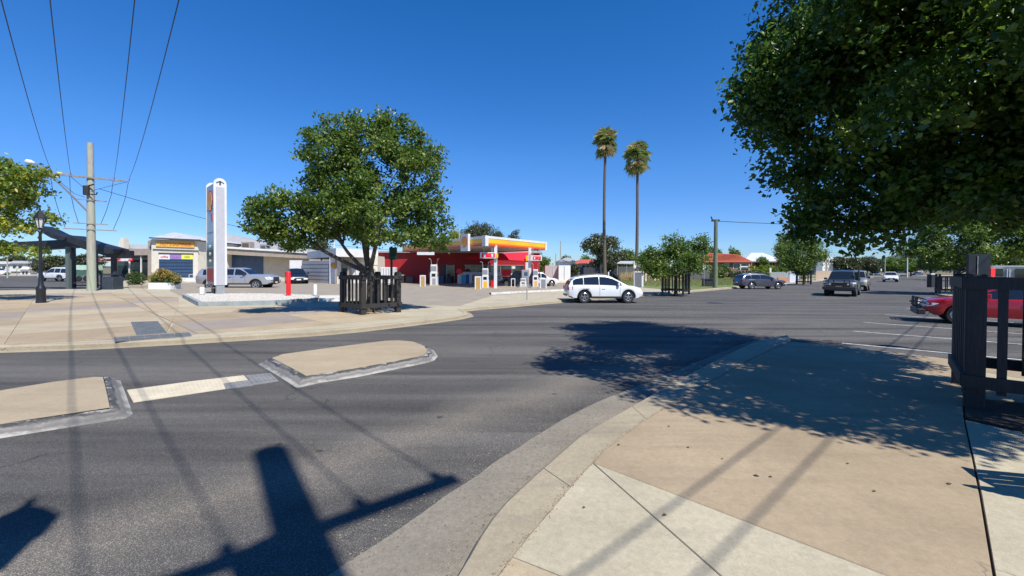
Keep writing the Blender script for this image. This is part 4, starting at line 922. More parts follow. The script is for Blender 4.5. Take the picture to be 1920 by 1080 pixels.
WAG = dict(SUV, L=4.75, H=1.6, top=[(-2.37,.72),(-2.3,.98),(-2,1.05),(1.0,1.0),(1.35,1.0),(1.95,.92),(2.2,.84),(2.37,.66)], roof=[(-2.3,1.0),(-2.15,1.3),(-1.85,1.5),(-1.2,1.58),(-.4,1.6),(.1,1.57),(.4,1.48),(1.28,1.02)], wf=1.4, wr=-1.35, rails=(-1.6,.0), railmat=M_CHROME)
HAT = dict(SUV, L=4.3, W=1.8, H=1.55, r=.34, wf=1.3, wr=-1.28, lo=.24, top=[(-2.15,.75),(-2.1,.95),(-1.7,1.0),(1.0,.96),(1.3,.97),(1.8,.9),(2.0,.82),(2.15,.66)], roof=[(-2.05,1.0),(-1.85,1.3),(-1.5,1.47),(-.5,1.55),(.1,1.52),(.4,1.42),(1.25,.99)], win=[(-1.75,-1.3),(-1.24,-.42),(-.34,.92)], ws=(.4,1.22), rw=(-2.04,-1.55), seams=(-1.28,-.38,.85), handles=(-1.1,-.15), rails=None)
FWD = dict(L=4.9, W=1.95, H=1.92, r=.42, wf=1.5, wr=-1.35, lo=.42, tumble=.16, wd=.28, top=[(-2.45,.9),(-2.4,1.12),(1.0,1.18),(1.4,1.2),(2.1,1.16),(2.35,1.1),(2.45,.8)],
  roof=[(-2.4,1.14),(-2.34,1.5),(-2.2,1.84),(-1.6,1.9),(0,1.92),(.35,1.86),(1.15,1.18)], win=[(-2.15,-1.3),(-1.22,-.35),(-.27,.85)], ws=(.35,1.12), rw=(-2.39,-2.22), seams=(-1.26,-.31,.85), handles=(-1.0,-.1), mx=.72, tz=(.9,1.25), hz=(.85,1.05), gz=(.75,1.05), chromebar=True, mirror=M_DARK)
RAM = dict(L=6.0, W=2.02, H=1.95, r=.42, wf=1.85, wr=-1.85, lo=.44, tumble=.17, wd=.28, cabseams=(-.92,), top=[(-3,.85),(-2.96,1.24),(-1.0,1.26),(.9,1.25),(1.25,1.34),(2.2,1.32),(2.75,1.25),(2.95,1.1),(3.0,.85)],
  roof=[(-2.95,1.26),(-2.82,1.65),(-2.6,1.86),(-1.3,1.9),(-.95,1.9),(-.85,1.93),(.3,1.95),(.55,1.88),(1.3,1.33)], win=[(-2.45,-1.25),(-.6,.02),(.12,1.05)], ws=(.6,1.32), rw=(-2.93,-2.66), seams=(-.85,.07,1.02), handles=(-.2,.75), handle_mat=M_DARK, mx=.95, tz=(.8,1.15), hz=(.85,1.1), gz=(.62,1.1), grille=M_DARK, mirror=M_DARK, darkrim=False, crown=.03)
UTE = dict(L=5.2, W=1.85, H=1.7, r=.38, wf=1.55, wr=-1.5, lo=.36, top=[(-2.6,.8),(-2.56,1.05),(-.9,1.08),(1.0,1.05),(1.35,1.07),(2.0,1.0),(2.4,.92),(2.6,.7)],
  roof=[(-.95,1.08),(-.85,1.5),(-.7,1.66),(0,1.7),(.35,1.66),(1.25,1.07)], win=[(-.72,.0),(.08,.9)], ws=(.35,1.22), rw=(-.94,-.8), seams=(-.85,.04,.9), handles=(.25,), mx=.75, tz=(.7,1.0))
def place(px, py): return (*G(px, py), 0)
# a vehicle: local +x is its nose
car('station_wagon', 'white station wagon pulling out from the kerb in front of the lawn', (*G(1129,566.5), .0), radians(2), dict(SUV, darkrim=False), paint('white', (.72,.74,.75), .0), scale=(.94,1,1.0))
car('station_wagon', 'dark grey station wagon parked at the kerb by the brick house', (*G(1424,541.5),0), radians(3), WAG, paint('slate', (.1,.105,.13), .5), scale=(1.0,1,.98))
car('four_wheel_drive', 'dark green four wheel drive with a bull bar driving towards the camera', (25.6,33.0,0), radians(227), dict(FWD), paint('greygreen', (.1,.12,.115), .6), cat='four wheel drive')
d_ = bpy.data.objects['four_wheel_drive']
mb = MB()
for y in (-.62,-.32,.32,.62): mb.tube([(2.5,y,.55),(2.62,y,.8),(2.6,y,1.22)], .032, 8)
for z in (.8,1.0,1.22): mb.tube([(2.5,-.95,z-.1),(2.61,-.6,z),(2.61,.6,z),(2.5,.95,z-.1)], .032, 8)
mb.cbox(2.42,2.66,-.98,.98,.5,.74,.04); mb.build('bull_bar', M_DARK, d_)
mb = MB(); 
for x in (-1.9,-1.1,-.3): mb.box(x,x+.05,-.65,.65,1.93,1.98)
for y in (-.65,-.22,.22,.62): mb.box(-1.9,-.2,y,y+.03,1.98,2.01)
mb.build('roof_rack', M_DARK, d_)
MB().tube([(1.0,1.0,1.15),(.95,1.03,1.7),(.9,1.0,2.0)], .05, 8).build('snorkel', M_DARK, d_)
car('four_wheel_drive', 'pale gold four wheel drive following behind the dark green one', (33.3,41.3,0), radians(227), dict(FWD), paint('gold', (.4,.36,.3), .4), cat='four wheel drive')
car('utility_truck', 'white ute coming down the street far behind the oncoming four wheel drive', (*G(1669,528.5),0), radians(232), dict(UTE), paint('white2', (.75,.75,.75), 0), cat='ute', scale=(.95,1.02,1.02))
car('pickup_truck', 'long silver pickup with a canopy parked behind the price sign', (*G(449,541.2),0), radians(-1), dict(RAM), paint('silver', (.46,.47,.5), .5), cat='pickup truck', scale=(1.15,1,1.0))
car('hatchback', 'dark blue hatchback facing the camera by the white wall', (*G(556,533),0), radians(-58), dict(HAT), paint('navy', (.012,.016,.03), .3), scale=(1.2,1.22,1.24))
o = car('wagon', 'red wagon with a black bull bar nosed out of the angled bays on the right', (17.6,15.0,0), radians(143), dict(SUV, H=1.5, L=4.75, r=.335, wf=1.45, wr=-1.25, lo=.3, top=[(-2.37,.72),(-2.3,.9),(-1.9,.97),(1.0,.95),(1.35,.97),(1.95,.9),(2.22,.83),(2.37,.66)], roof=[(-2.3,.92),(-2.15,1.2),(-1.95,1.4),(-.6,1.5),(.1,1.48),(.42,1.4),(1.28,.97)], clad=False, win=[(-2.0,-1.38),(-1.32,-.42),(-.34,.92)], hz=(.62,.76)), paint('red', (.38,.012,.02), .2), scale=(1,1,.98))
mb = MB()
for y in (-.6,-.25,.25,.6): mb.tube([(2.4,y,.4),(2.52,y,.6),(2.5,y,.93)], .026, 8)
for z in (.62,.78,.93): mb.tube([(2.3,-.86,z-.06),(2.5,-.55,z),(2.5,.55,z),(2.3,.86,z-.06)], .024, 8)
mb.cbox(2.3,2.54,-.88,.88,.3,.52,.03); mb.build('bull_bar', M_DARK, o)
MB().lathe([(.12,0),(.12,.05),(.05,.08)], (2.5,-.4,.7), 14).build('spot_lamp', M_DARK, o)
car('four_wheel_drive', 'white four wheel drive seen past the lamp post on the left road', (*G(112,527.5),0), radians(168), dict(FWD, H=1.8), paint('white3', (.74,.75,.75), 0), cat='four wheel drive', scale=(1.12,1,1.0))
car('hatchback', 'white car cut off by the left picture edge on the far road', (*G(-8,517),0), radians(5), dict(HAT), paint('white4', (.7,.71,.7), 0), scale=(1.1,1.1,1.2))
car('four_wheel_drive', 'black four wheel drive filling up at the pumps under the canopy', (*G(975,538.5),0), radians(150), dict(FWD, H=1.85), paint('black', (.012,.012,.014), .2), cat='four wheel drive', scale=(.8,.9,.92))
car('pickup_truck', 'white pickup with its nose showing right of the pumps', (*G(1012,538.5),0), radians(4), dict(UTE), paint('cream', (.66,.64,.58), 0), cat='pickup truck', scale=(.75,.9,.95))
for k, (x, y, c, lab) in enumerate([(1795,512,(.5,.5,.52),'silver car parked far down the right side'),(1668,511.5,(.16,.17,.18),'grey car far away by the end of the avenue'),(1640,512,(.5,.5,.5),'pale car far away left of the avenue tree'),(1720,511,(.05,.05,.06),'dark car far away on the cross street')]):
    yy = 190
    if k == 0: continue
    p = AT(x, y, 165); car('parked_car', lab, (p[0], 165, 0), radians(200), dict(HAT), paint('far%d' % k, c, .2), group='far parked cars')
# ------------------------------------------------ lettering
def text(s, size, m, parent, loc, rot=(radians(90), 0, 0), ext=.004, shear=0, xs=1, name='lettering'):
    cu = bpy.data.curves.new('t', 'FONT'); cu.body = s; cu.size = size; cu.extrude = ext; cu.shear = shear; cu.align_x = 'CENTER'; cu.align_y = 'CENTER'; cu.resolution_u = 3
    tmp = bpy.data.objects.new('t', cu); me = bpy.data.meshes.new_from_object(tmp); bpy.data.objects.remove(tmp); bpy.data.curves.remove(cu)
    me.materials.clear(); me.materials.append(m); o = bpy.data.objects.new(name, me); link(o, parent); o.location = loc; o.rotation_euler = rot; o.scale = (xs, 1, 1); return o
def pecten(parent, c, R, nrm, up=(0,0,1), name='emblem'):
    """scallop emblem: red rim, yellow fan with ribs"""
    n_ = Vector(nrm).normalized(); up = Vector(up); s = up.cross(n_).normalized(); c = Vector(c)
    def P(x, y, d): return tuple(c+s*x*R+up*y*R+n_*d)
    out = [(cos(a)*(1+.03*cos(a*14)), sin(a)*.95+.05) for a in [radians(-35+250*i/28) for i in range(29)]]+[(-.42,-.62),(-.42,-.92),(.42,-.92),(.42,-.62)]
    for k, (sc_, d, m) in enumerate([(1,.012,M_RED),(.86,.02,M_YEL)]):
        pts = [P(x*sc_, y*sc_, d) for x, y in out]; back = [P(x*sc_, y*sc_, 0) for x, y in out]; N = len(pts); mb = MB()
        mb.add(pts+back, [tuple(range(N))]+[(i, N+i, N+(i+1)%N, (i+1)%N) for i in range(N)]); mb.build(name, m, parent)
    mb = MB()
    for a in range(30, 151, 20): 
        q = radians(a); x, y = cos(q)*.84, sin(q)*.8+.03; e = Vector((-sin(q), cos(q)))*.03
        mb.add([P(.1*cos(q), -.62, .026), P(x-e.x, y-e.y, .026), P(x+e.x, y+e.y, .026)], [(0,1,2)])
    mb.build(name, M_RED, parent)
# ------------------------------------------------ materials for buildings
M_CREAM = mat('cream_render', (.66,.61,.49), (.72,.67,.55), rough=.8, scale=1.5, wear=(.45,.4,.31), wscale=.6, wlo=.55, whi=.75)
M_WREN = mat('white_render', (.68,.67,.63), (.74,.73,.7), rough=.8, scale=1.2, wear=(.5,.48,.44), wscale=.8, wlo=.55, whi=.8)
M_BEIGE = mat('beige_wall', (.5,.43,.33), (.58,.51,.4), rough=.85, scale=1.5)
M_TAUPE = mat('taupe_fascia', (.3,.25,.2), (.36,.31,.26), rough=.8, scale=2)
M_BLUE = mat('blue_grey_panel', (.03,.07,.14), (.045,.09,.17), rough=.5, scale=2)
def corr(name, c, w_=(.25,.24,.22), s=7, ax=0):
    a = NT(name); m1 = a.n.new('ShaderNodeTexWave'); m1.wave_type = 'BANDS'; m1.bands_direction = 'X' if ax == 0 else 'Y'; m1.inputs['Scale'].default_value = s
    a.l.new(a.tc, m1.inputs['Vector']); b = a.mix(a.ramp(a.noise(.7, 6, .7), [(.5, K0), (.8, (.6,.6,.6))]), c, w_)
    a.l.new(b, a.p.inputs['Base Color']); a.p.inputs['Roughness'].default_value = .5; a.p.inputs['Metallic'].default_value = .15; a.bump(m1.outputs['Fac'], .5, .03); return a.m
M_IRON = corr('corrugated_iron', (.46,.45,.43)); M_IRONW = corr('pale_corrugated_iron', (.6,.6,.6)); M_TILE = mat('terracotta', (.33,.075,.035), (.45,.12,.06), rough=.8, scale=3)
M_BRICK = mat('brown_brick', (.2,.1,.07), (.28,.15,.1), rough=.85, scale=8); M_GREYF = mat('grey_paling', (.1,.1,.1), (.17,.165,.16), rough=.9, scale=3, stretch=(6,6,.5))
M_MAST = mat('dark_brown_trim', (.09,.075,.07), rough=.7)  # dark brown for gutters, heads, louvres and joints
def XZ(px, py, y): a = AT(px, py, y); return a[0], a[2]
def fbox(name, m, parent, x0, x1, yt, yb, y, d, off=(0,0,0), b=0, **k):
    """box whose front face covers pixels x0..x1, yt..yb at distance y"""
    xm = (x0+x1)/2; X0 = AT(x0, yb, y)[0]; X1 = AT(x1, yb, y)[0]; Z1_ = AT(xm, yt, y)[2]; Z0 = AT(xm, yb, y)[2]
    return boxo(name, m, parent, X0-off[0], X1-off[0], y-off[1], y+d-off[1], Z0-off[2], Z1_-off[2], b, **k)
def fpoly(name, m, parent, pts, y, d, off=(0,0,0), **k):
    P = [XZ(a, b, y) for a, b in pts]; return MB().prismy([(p[0]-off[0], p[1]-off[2]) for p in P], y-off[1], y+d-off[1]).build(name, m, parent, **k)
def bld(name, label, cat, px, yb, y):
    p = AT(px, yb, y); o = (p[0], y, 0.1); return thing(name, label, cat, o), o
# ------------------------------------------------ bakery shop
t, o = bld('shop_building', 'cream shop with a yellow sign board and blue shutter left of the price sign', 'shop', 328, 529, 57)
fpoly('wall', M_CREAM, t, [(284,529),(284,448),(371,452),(371,529)], 57, 11, o)
fpoly('side_wall', M_TAUPE, t, [(277,529),(277,452),(284,449),(284,529)], 57.4, 10, o)
def roofhip(parent, pts_front, apex, y, depth, m, o, name='roof', ov=.4):
    a = Vector(AT(*pts_front[0], y)); b = Vector(AT(*pts_front[1], y)); c0 = AT(*apex[0], y+depth*.45); c1 = AT(*apex[1], y+depth*.45)
    vs = [a, b, Vector((b.x, y+depth, b.z)), Vector((a.x, y+depth, a.z)), Vector(c0), Vector(c1)]; vs = [tuple(v-Vector(o)) for v in vs]
    return MB().add(vs, [(0,1,5,4),(1,2,5),(2,3,4,5),(3,0,4),(3,2,1,0)]).build(name, m, parent)
roofhip(t, ((278,446),(376,450.5)), ((325,436),(329,436)), 56.6, 12, M_IRONW, o)
fpoly('gutter', M_MAST, t, [(279,447),(279,444.6),(374,449),(374,451.5)], 56.5, .25, o)
fpoly('ledge', M_MAST, t, [(286,468),(286,466.6),(373,469.6),(373,471)], 56.9, .12, o)
sg = fpoly('sign_board', mat('sign_yellow', (.85,.55,.1), (.8,.38,.08), rough=.5, scale=.25), t, [(292,462),(292,451.5),(364,454),(364,464.5)], 56.88, .1, o)
q = AT(322,458,56.85); text("HOT'S DOMINOS", .62, M_ORG, t, (q[0]-o[0]+.5, q[1]-o[1], q[2]-o[2]), rot=(radians(90), radians(1.5), 0), xs=.85)
fpoly('shutter', M_BLUE, t, [(298,521),(298,476),(361.5,477),(361.5,521)], 56.96, .05, o)
fpoly('window_head', M_MAST, t, [(297,476),(297,473.6),(362,475),(362,477.4)], 56.9, .1, o)
for a, b, c, m, tx, tm in [(298,318,.0,(.8,.75,.75),'coffee',M_RED),(319,339,.3,(.3,.22,.5),'cakes',mat('pink_print',(.7,.2,.4))),(340,361,.6,(.8,.78,.12),'rolls',mat('green_print',(.1,.3,.05)))]:
    fpoly('sign_panel', mat('panel_%s' % tx, m, rough=.5), t, [(a,486),(a,477+c),(b,477.4+c),(b,486.4)], 56.88, .06, o)
    q = AT((a+b)/2, 481.5, 56.85); text(tx, .42, tm, t, (q[0]-o[0], q[1]-o[1], q[2]-o[2]))
for k in range(1, 6): fpoly('shutter_rail', M_MAST, t, [(298,486+k*6.2),(298,485.7+k*6.2),(361.5,485.7+k*6.2),(361.5,486+k*6.2)], 56.9, .05, o)
fbox('plinth', M_WREN, t, 326, 372, 521, 529, 56.4, .5, o)
# left neighbour with the dark awning
t, o = bld('shop_building', 'low shop with a brown awning and dark windows between bus shelter and cream shop', 'shop', 250, 527, 62)
fpoly('wall', M_BRICK, t, [(218,527),(218,462),(279,462),(279,527)], 62, 10, o)
fpoly('roof', M_IRONW, t, [(228,466),(236,458),(284,459),(284,467)], 60.5, 11, o)
fpoly('awning', M_TAUPE, t, [(226,479),(228,467),(286,466),(286,478)], 58.8, 3.2, o)
fpoly('parapet', M_CREAM, t, [(221,468),(222,456),(227,446),(232,446),(232,468)], 59.5, .8, o)
for a, b in ((220,240),(246,262),(265,277)): fpoly('shop_window', M_SGLASS, t, [(a,524),(a,483),(b,483),(b,524)], 61.9, .08, o)
for a in (241,263): fpoly('post', M_WREN, t, [(a,528),(a,478),(a+1.6,478),(a+1.6,528)], 59, .15, o)
fpoly('fascia_strip', mat('awning_strip', (.75,.72,.7), (.6,.02,.03), rough=.5, scale=.5, lo=.45, hi=.52), t, [(160,490),(160,485.5),(247,484.5),(247,489.5)], 58.4, .2, o)
# workshop with big blue doors and roof vents
t, o = bld('workshop_building', 'long beige workshop with big blue doors and a wide grey iron gable roof', 'workshop', 440, 526, 64)
fpoly('wall', M_BEIGE, t, [(373,527),(373,472),(574,483),(574,526)], 64, 14, o)
fpoly('fascia', M_TAUPE, t, [(372,474),(372,461),(575,475),(575,485)], 62.2, 1.6, o)
fpoly('gutter', M_WREN, t, [(371,462.5),(371,458.5),(576,472),(576,475)], 62.0, .3, o)
vs = [Vector(AT(350,466,63)), Vector(AT(580,474,63)), Vector(AT(400,435,74)), Vector(AT(408,435,74)), Vector(AT(352,464,86)), Vector(AT(596,470,86))]
MB().add([tuple(v-Vector(o)) for v in vs], [(0,1,3,2),(2,3,5,4),(1,5,3),(0,2,4),(0,4,5,1)]).build('roof', M_IRON, t)
for a, b in ((428,455.5),(456,493)): fpoly('door', M_BLUE, t, [(a,524),(a,475+(a-428)*.02),(b,475.6+(b-428)*.02),(b,524)], 63.9, .08, o)
fpoly('door_head', M_MAST, t, [(427,476),(427,473),(494,475.5),(494,478.5)], 63.8, .12, o)
fpoly('doorway', M_SGLASS, t, [(374,515),(374,476),(381,476),(381,515)], 63.9, .08, o)
fpoly('wall_sign', M_WREN, t, [(387,490),(387,476),(396,476.5),(396,490)], 63.6, .1, o); q = AT(392,480,63.6); MB().lathe([(.32,0),(.32,.05)], (q[0]-o[0], q[1]-.06-o[1], q[2]-o[2]), 16, 'y').build('red_disc', M_RED, t)
for lab, x0, x1, y0, y1, m in [('brown evaporative cooler box on the workshop roof, nearest the price sign',452,468,453,464,M_TAUPE),('grey cooler box on the workshop roof, second from the price sign',487,499,458,467,M_STEEL),('slotted cooler box on the workshop roof near the tree lobe',521,534,463,470,M_STEEL),('pale cooler box on the workshop roof, farthest right',538,547,461,470,M_CREAM)]:
    t2, o2_ = bld('roof_cooler', lab, 'cooler', (x0+x1)/2, y1, 62.6); fbox('housing', m, t2, x0, x1, y0, y1+1.5, 62.6, 1.2, o2_, b=.03)
    fbox('louvre', M_MAST, t2, x0+2, x1-2, y0+3, y1-1, 62.55, .08, o2_); t2['group'] = 'coolers on the workshop roof'
# long pale block behind the tree: white wall, shaded wing wall, pillar and corner canopy
t, o = bld('boundary_wall', 'tall white block wall with a bright end pillar behind the dark blue hatchback', 'wall', 600, 530, 52)
P = [G(543,527.5), G(566,531), G(618,532), G(634,534.5)]
def wallseg(nm, m, a, b, yt0, th=.22, z0=.1, hh=None):
    a, b = Vector((*a, 0)), Vector((*b, 0)); d = (b-a).normalized(); n_ = Vector((-d.y, d.x, 0))*th; h = hh
    mb = MB(); mb.prism([tuple((a-Vector(o)).xy), tuple((b-Vector(o)).xy), tuple((b+n_-Vector(o)).xy), tuple((a+n_-Vector(o)).xy)], z0-o[2], h-o[2]); return mb.build(nm, m, t)
fbox('wall_panel', M_WREN, t, 543, 566, 488, 529, 56.0, .25, o)
a = AT(566,530,55.6); b = AT(618.5,532,50.4)
mb = MB(); H_ = AT(618,488,50.4)[2]
mb.prism([(a[0]-o[0],a[1]-o[1]),(b[0]-o[0],b[1]-o[1]),(b[0]+.2-o[0],b[1]+.1-o[1]),(a[0]+.2-o[0],a[1]+.1-o[1])], -.05, H_-o[2]); mb.build('wing_wall', mat('shaded_white_wall', (.36,.36,.37), (.42,.42,.43), rough=.8, scale=2), t)  # side of the white wall, its shade painted in as darker grey
for k in range(1, 6):
    z = (H_-.1)*k/6; mb = MB(); mb.prism([(a[0]-.01-o[0],a[1]-.012-o[1]),(b[0]-.01-o[0],b[1]-.012-o[1]),(b[0]-o[0],b[1]-o[1]),(a[0]-o[0],a[1]-o[1])], z-.012, z+.012); mb.build('board_joint', M_MAST, t)
fbox('pillar', M_WREN, t, 618, 634, 483, 533.5, 50.1, .9, o); q = AT(626,498,50.08); pecten(t, (q[0]-o[0], q[1]-o[1], q[2]-o[2]), .36, (0,-1,0))
t, o = bld('store_wing', 'pale wing of the fuel store with a door, seen through the tree guard', 'building', 680, 532, 53)
fbox('wall', M_CREAM, t, 634, 708, 480, 532, 53, 8, o); fbox('door', mat('glass_door', (.1,.17,.18), rough=.15, spec=.8), t, 642, 650, 503, 531, 52.9, .08, o)
fbox('door_frame', mat('green_grey_frame', (.25,.36,.36), rough=.5), t, 636.5, 642, 500, 531.5, 52.92, .1, o); fbox('door_frame', mat('green_grey_frame', (.25,.36,.36)), t, 650, 652.4, 500, 531.5, 52.92, .1, o)
fbox('panel_joint', M_MAST, t, 634, 708, 497, 497.4, 52.96, .03, o)
t, o = bld('corner_canopy', 'flat carport roof with pale fascia left of the trunk of the round tree', 'carport', 640, 530, 50)
A_ = AT(630,465,48); B_ = AT(709,468,58); C_ = AT(574,477,58)
zz = A_[2]; V = lambda x, y: (x-o[0], y-o[1])
Dp = (B_[0]+C_[0]-A_[0], B_[1]+C_[1]-A_[1])
mb = MB(); mb.prism([V(*A_[:2]), V(AT(709,468,54)[0], 54), V(Dp[0], Dp[1]), V(AT(576,477,60)[0], 60)], zz-.95-o[2], zz-o[2]); mb.build('roof_slab', M_WREN, t)
mb = MB(); mb.prism([V(A_[0], A_[1]+.25), V(AT(708,468,54)[0]-.1, 54.2), V(Dp[0], Dp[1]-.2), V(AT(577,477,60)[0]+.1, 59.9)], zz-1.0-o[2], zz-.952-o[2]); mb.build('soffit', M_TAUPE, t)
for x, yb, yy in ((653,532,51),(630,532,49.2),(603,528,57)):
    p = AT(x, yb, yy); boxo('post', M_TAUPE, t, p[0]-.09-o[0], p[0]+.09-o[0], yy-.09-o[1], yy+.09-o[1], 0, zz-.95-o[2])
q = AT(632,458,52); 
for lab, x0, x1, y0, y1, yy in [('white gas cabinet left of the store, farther from the pumps',657,700,503,531,52),('white slatted gas cage right of the tree guard trunk',712,741,501,531,51.6)]:
    t, o = bld('gas_cabinet', lab, 'cabinet', (x0+x1)/2, y1, yy); fbox('housing', M_WHITE, t, x0, x1, y0, y1, yy, .9, o, b=.02)
    for k in range(6): xx = x0+2+(x1-x0-4)*k/5; fbox('slat', M_STEEL, t, xx-.35, xx+.35, y0+2, y1-2, yy-.05, .045, o)
# ------------------------------------------------ fuel store
t, o = bld('fuel_store', 'dark red fuel station shop with a bright red slanting sign fascia', 'shop', 860, 533, 56)
fbox('wall', M_DRED, t, 706, 1012, 474, 533.5, 56, 9, o)
fbox('roof', M_IRON, t, 700, 1016, 471, 474, 55.5, 10, o)
for a, b, c, d in ((872,938,498,511),(940,982,498,511),(905,938,498,511)):
    if a != 905: fbox('window', M_SGLASS, t, a, b, c, d+2, 55.93, .06, o)
fbox('window_frame', M_STEEL, t, 871, 983, 496.8, 497.9, 55.86, .12, o)
for x in (893,915,938.5,960): fbox('mullion', M_STEEL, t, x-.4, x+.4, 498, 513, 55.88, .06, o)
fbox('door', M_SGLASS, t, 838, 852, 497, 531, 55.92, .07, o); fbox('door_frame', M_STEEL, t, 851, 852, 496, 531, 55.86, .07, o); fbox('door_frame', M_STEEL, t, 837, 838, 496, 531, 55.86, .07, o)
fbox('doorway', M_MAST, t, 826, 837, 496, 531, 55.92, .07, o)
fbox('vent', M_WREN, t, 959, 966, 498, 504, 55.9, .07, o)
# slanting fascia
a = Vector(AT(866,483.5,52.6)); b = Vector(AT(992,489,52.6)); c = Vector(AT(990,473,53.8)); d = Vector(AT(902,476,53.8))
mb = MB(); th = Vector((0,.25,-.1)); pts = [a,b,c,d]; mb.add([tuple(p-Vector(o)) for p in pts]+[tuple(p+th-Vector(o)) for p in pts], [(0,1,2,3),(7,6,5,4),(0,4,5,1),(1,5,6,2),(2,6,7,3),(3,7,4,0)])
M_SRED = mat('sign_red', (.75,.012,.035), rough=.45)
mb.build('sign_fascia', M_SRED, t)
sl_ = math.atan2((d-a).z, (c-b).y); nv = (b-a).cross(c-a).normalized(); 
if nv.y > 0: nv = -nv
def onf(u, v): p = a.lerp(b, u)*(1-v)+d.lerp(c, u)*v+nv*.03; return tuple(p-Vector(o))
ra = radians(90)-0.0; rt = (math.atan2((c-b).z, (c-b).y), 0, 0)
text('G', .95, M_YEL, t, onf(.555, .55), rot=rt, xs=1.2); text('eXPRESS', .6, M_WHITE, t, onf(.685, .66), rot=rt, shear=.25)
fbox('emblem_panel', M_YEL, t, 986, 993, 479, 489, 52.4, .2, o)
# ------------------------------------------------ canopy
A0 = Vector((AT(910,441.7,38.5)[0], 38.5, 0)); zt = AT(910,441.7,38.5)[2]; zb_ = zt-.9
dR = Vector((.585,.811,0)); dL = Vector((-.60,.80,0)); LR, LL = 10.6, 19.0
CAN = thing('fuel_canopy', 'big flat fuel station canopy with yellow and red striped fascia', 'canopy', (A0.x, A0.y, .12))
def W2(u, v, z): p = dR*u+dL*v; return (p.x, p.y, z-.12)
def cprism(name, m, u0, u1, v0, v1, z0, z1):
    mb = MB(); c4 = [W2(u0,v0,0)[:2], W2(u1,v0,0)[:2], W2(u1,v1,0)[:2], W2(u0,v1,0)[:2]]; return mb.prism(c4, z0-.12, z1-.12).build(name, m, CAN)
cprism('roof_deck', M_IRONW, .2, LR-.2, .2, LL-.2, zt-.35, zt-.12)
M_SOF = mat('soffit_panel', (.55,.52,.48), (.62,.59,.55), rough=.6, scale=1)
for k in range(12): cprism('soffit_panel', M_SOF, .15, LR-.15, .15+(LL-.3)*k/12, .15+(LL-.3)*(k+1)/12-.06, zb_+.1, zb_+.16)
bands = [('white_band', M_WHITE, .0, .22), ('yellow_band', mat('canopy_yellow', (.86,.5,.01), (.84,.4,.01), rough=.35, scale=.4), .22, .62), ('orange_band', mat('canopy_orange', (.75,.17,.012), rough=.35), .62, .76), ('red_band', mat('canopy_red', (.55,.05,.01), rough=.35), .76, .9)]
for nm, m, z0, z1 in bands:
    e = 0 if nm == 'white_band' else .03
    cprism(nm, m, .0, LR, e, .2, zt-z1, zt-z0); cprism(nm, m, e, .2, .21, LL, zt-z1, zt-z0)
    cprism(nm, m, LR-.2, LR-e, .21, LL, zt-z1, zt-z0); cprism(nm, m, .21, LR-.21, LL-.2, LL-e, zt-z1, zt-z0)
cprism('end_cap', M_WHITE, -.06, .42, -.04, -.005, zb_-.02, zt+.02); cprism('end_cap', M_WHITE, -.04, -.005, -.04, .5, zb_-.02, zt+.02); cprism('end_cap', M_WHITE, LR-.3, LR+.04, -.04, -.005, zb_-.02, zt+.02)
cprism('emblem_box', M_WHITE, -.3, .03, 2.65, 4.0, zt-1.3, zt+.32); nL = Vector((-.80,-.60,0)); cc = Vector(W2(-.3, 3.3, zt-.45))+nL*.03; pecten(CAN, cc, .52, nL)
for px, yy in ((929,39.9),(993,44.2)):
    p = AT(px, 541, yy); mb = MB(); mb.cbox(p[0]-.15-A0.x, p[0]+.15-A0.x, yy-.15-A0.y, yy+.15-A0.y, .0, zb_+.1-.12, .02); mb.build('column', M_WHITE, CAN)
for k, (px, yy, x0, x1, y0, y1) in enumerate([(929,39.5,901,929,474,483),(993,43.6,997,1015,480,487.5)]):
    tt = thing('hanging_sign', ['red pump number sign hanging under the canopy by the left white column', 'red pump number sign hanging under the canopy by the right white column'][k], 'sign', (AT((x0+x1)/2, y0, yy)[0], yy, AT(x0, y1, yy)[2])); o = tuple(tt.location)
    fbox('sign_frame', M_WHITE, tt, x0-1, x1+1, y0-1, y1+1.3, yy, .14, o, b=.02); fbox('red_panel', M_SRED, tt, x0+2, x1-1, y0+.6, y1-.3, yy-.015, .014, o)
    w4 = (x1-x0)/6
    for j, f in enumerate((.9, 4.0)): fbox('white_block', M_WHITE, tt, x0+1.5+f*w4, x0+1.5+(f+.75)*w4, y0+2.0, y1-1.5, yy-.025, .009, o)
    q = AT(x0+3.3*w4, (y0+y1)/2-1, yy-.02); MB().lathe([(.14,0),(.14,.012)], (q[0]-o[0], q[1]-.012-o[1], q[2]-o[2]), 14, 'y').build('red_ball', mat('bright_red', (.9,.03,.03)), tt)
    fbox('number_block', M_YEL if k == 0 else M_DRED, tt, x1+1.2 if k == 0 else x1-4, x1+5 if k == 0 else x1-1.5, y0+1.4, y1, yy-.03, .1, o)
    MB().box(-.4,-.34,.02,.08,.5,zb_-o[2]+.1).box(.34,.4,.02,.08,.5,zb_-o[2]+.1).build('hanger', M_STEEL, tt)
# flood strip under the canopy left
tt, o = bld('strip_sign', 'white strip light box under the left part of the canopy', 'sign', 798, 475, 46); fbox('light_box', M_WHITE, tt, 782, 814, 472.5, 478, 46, .2, o)
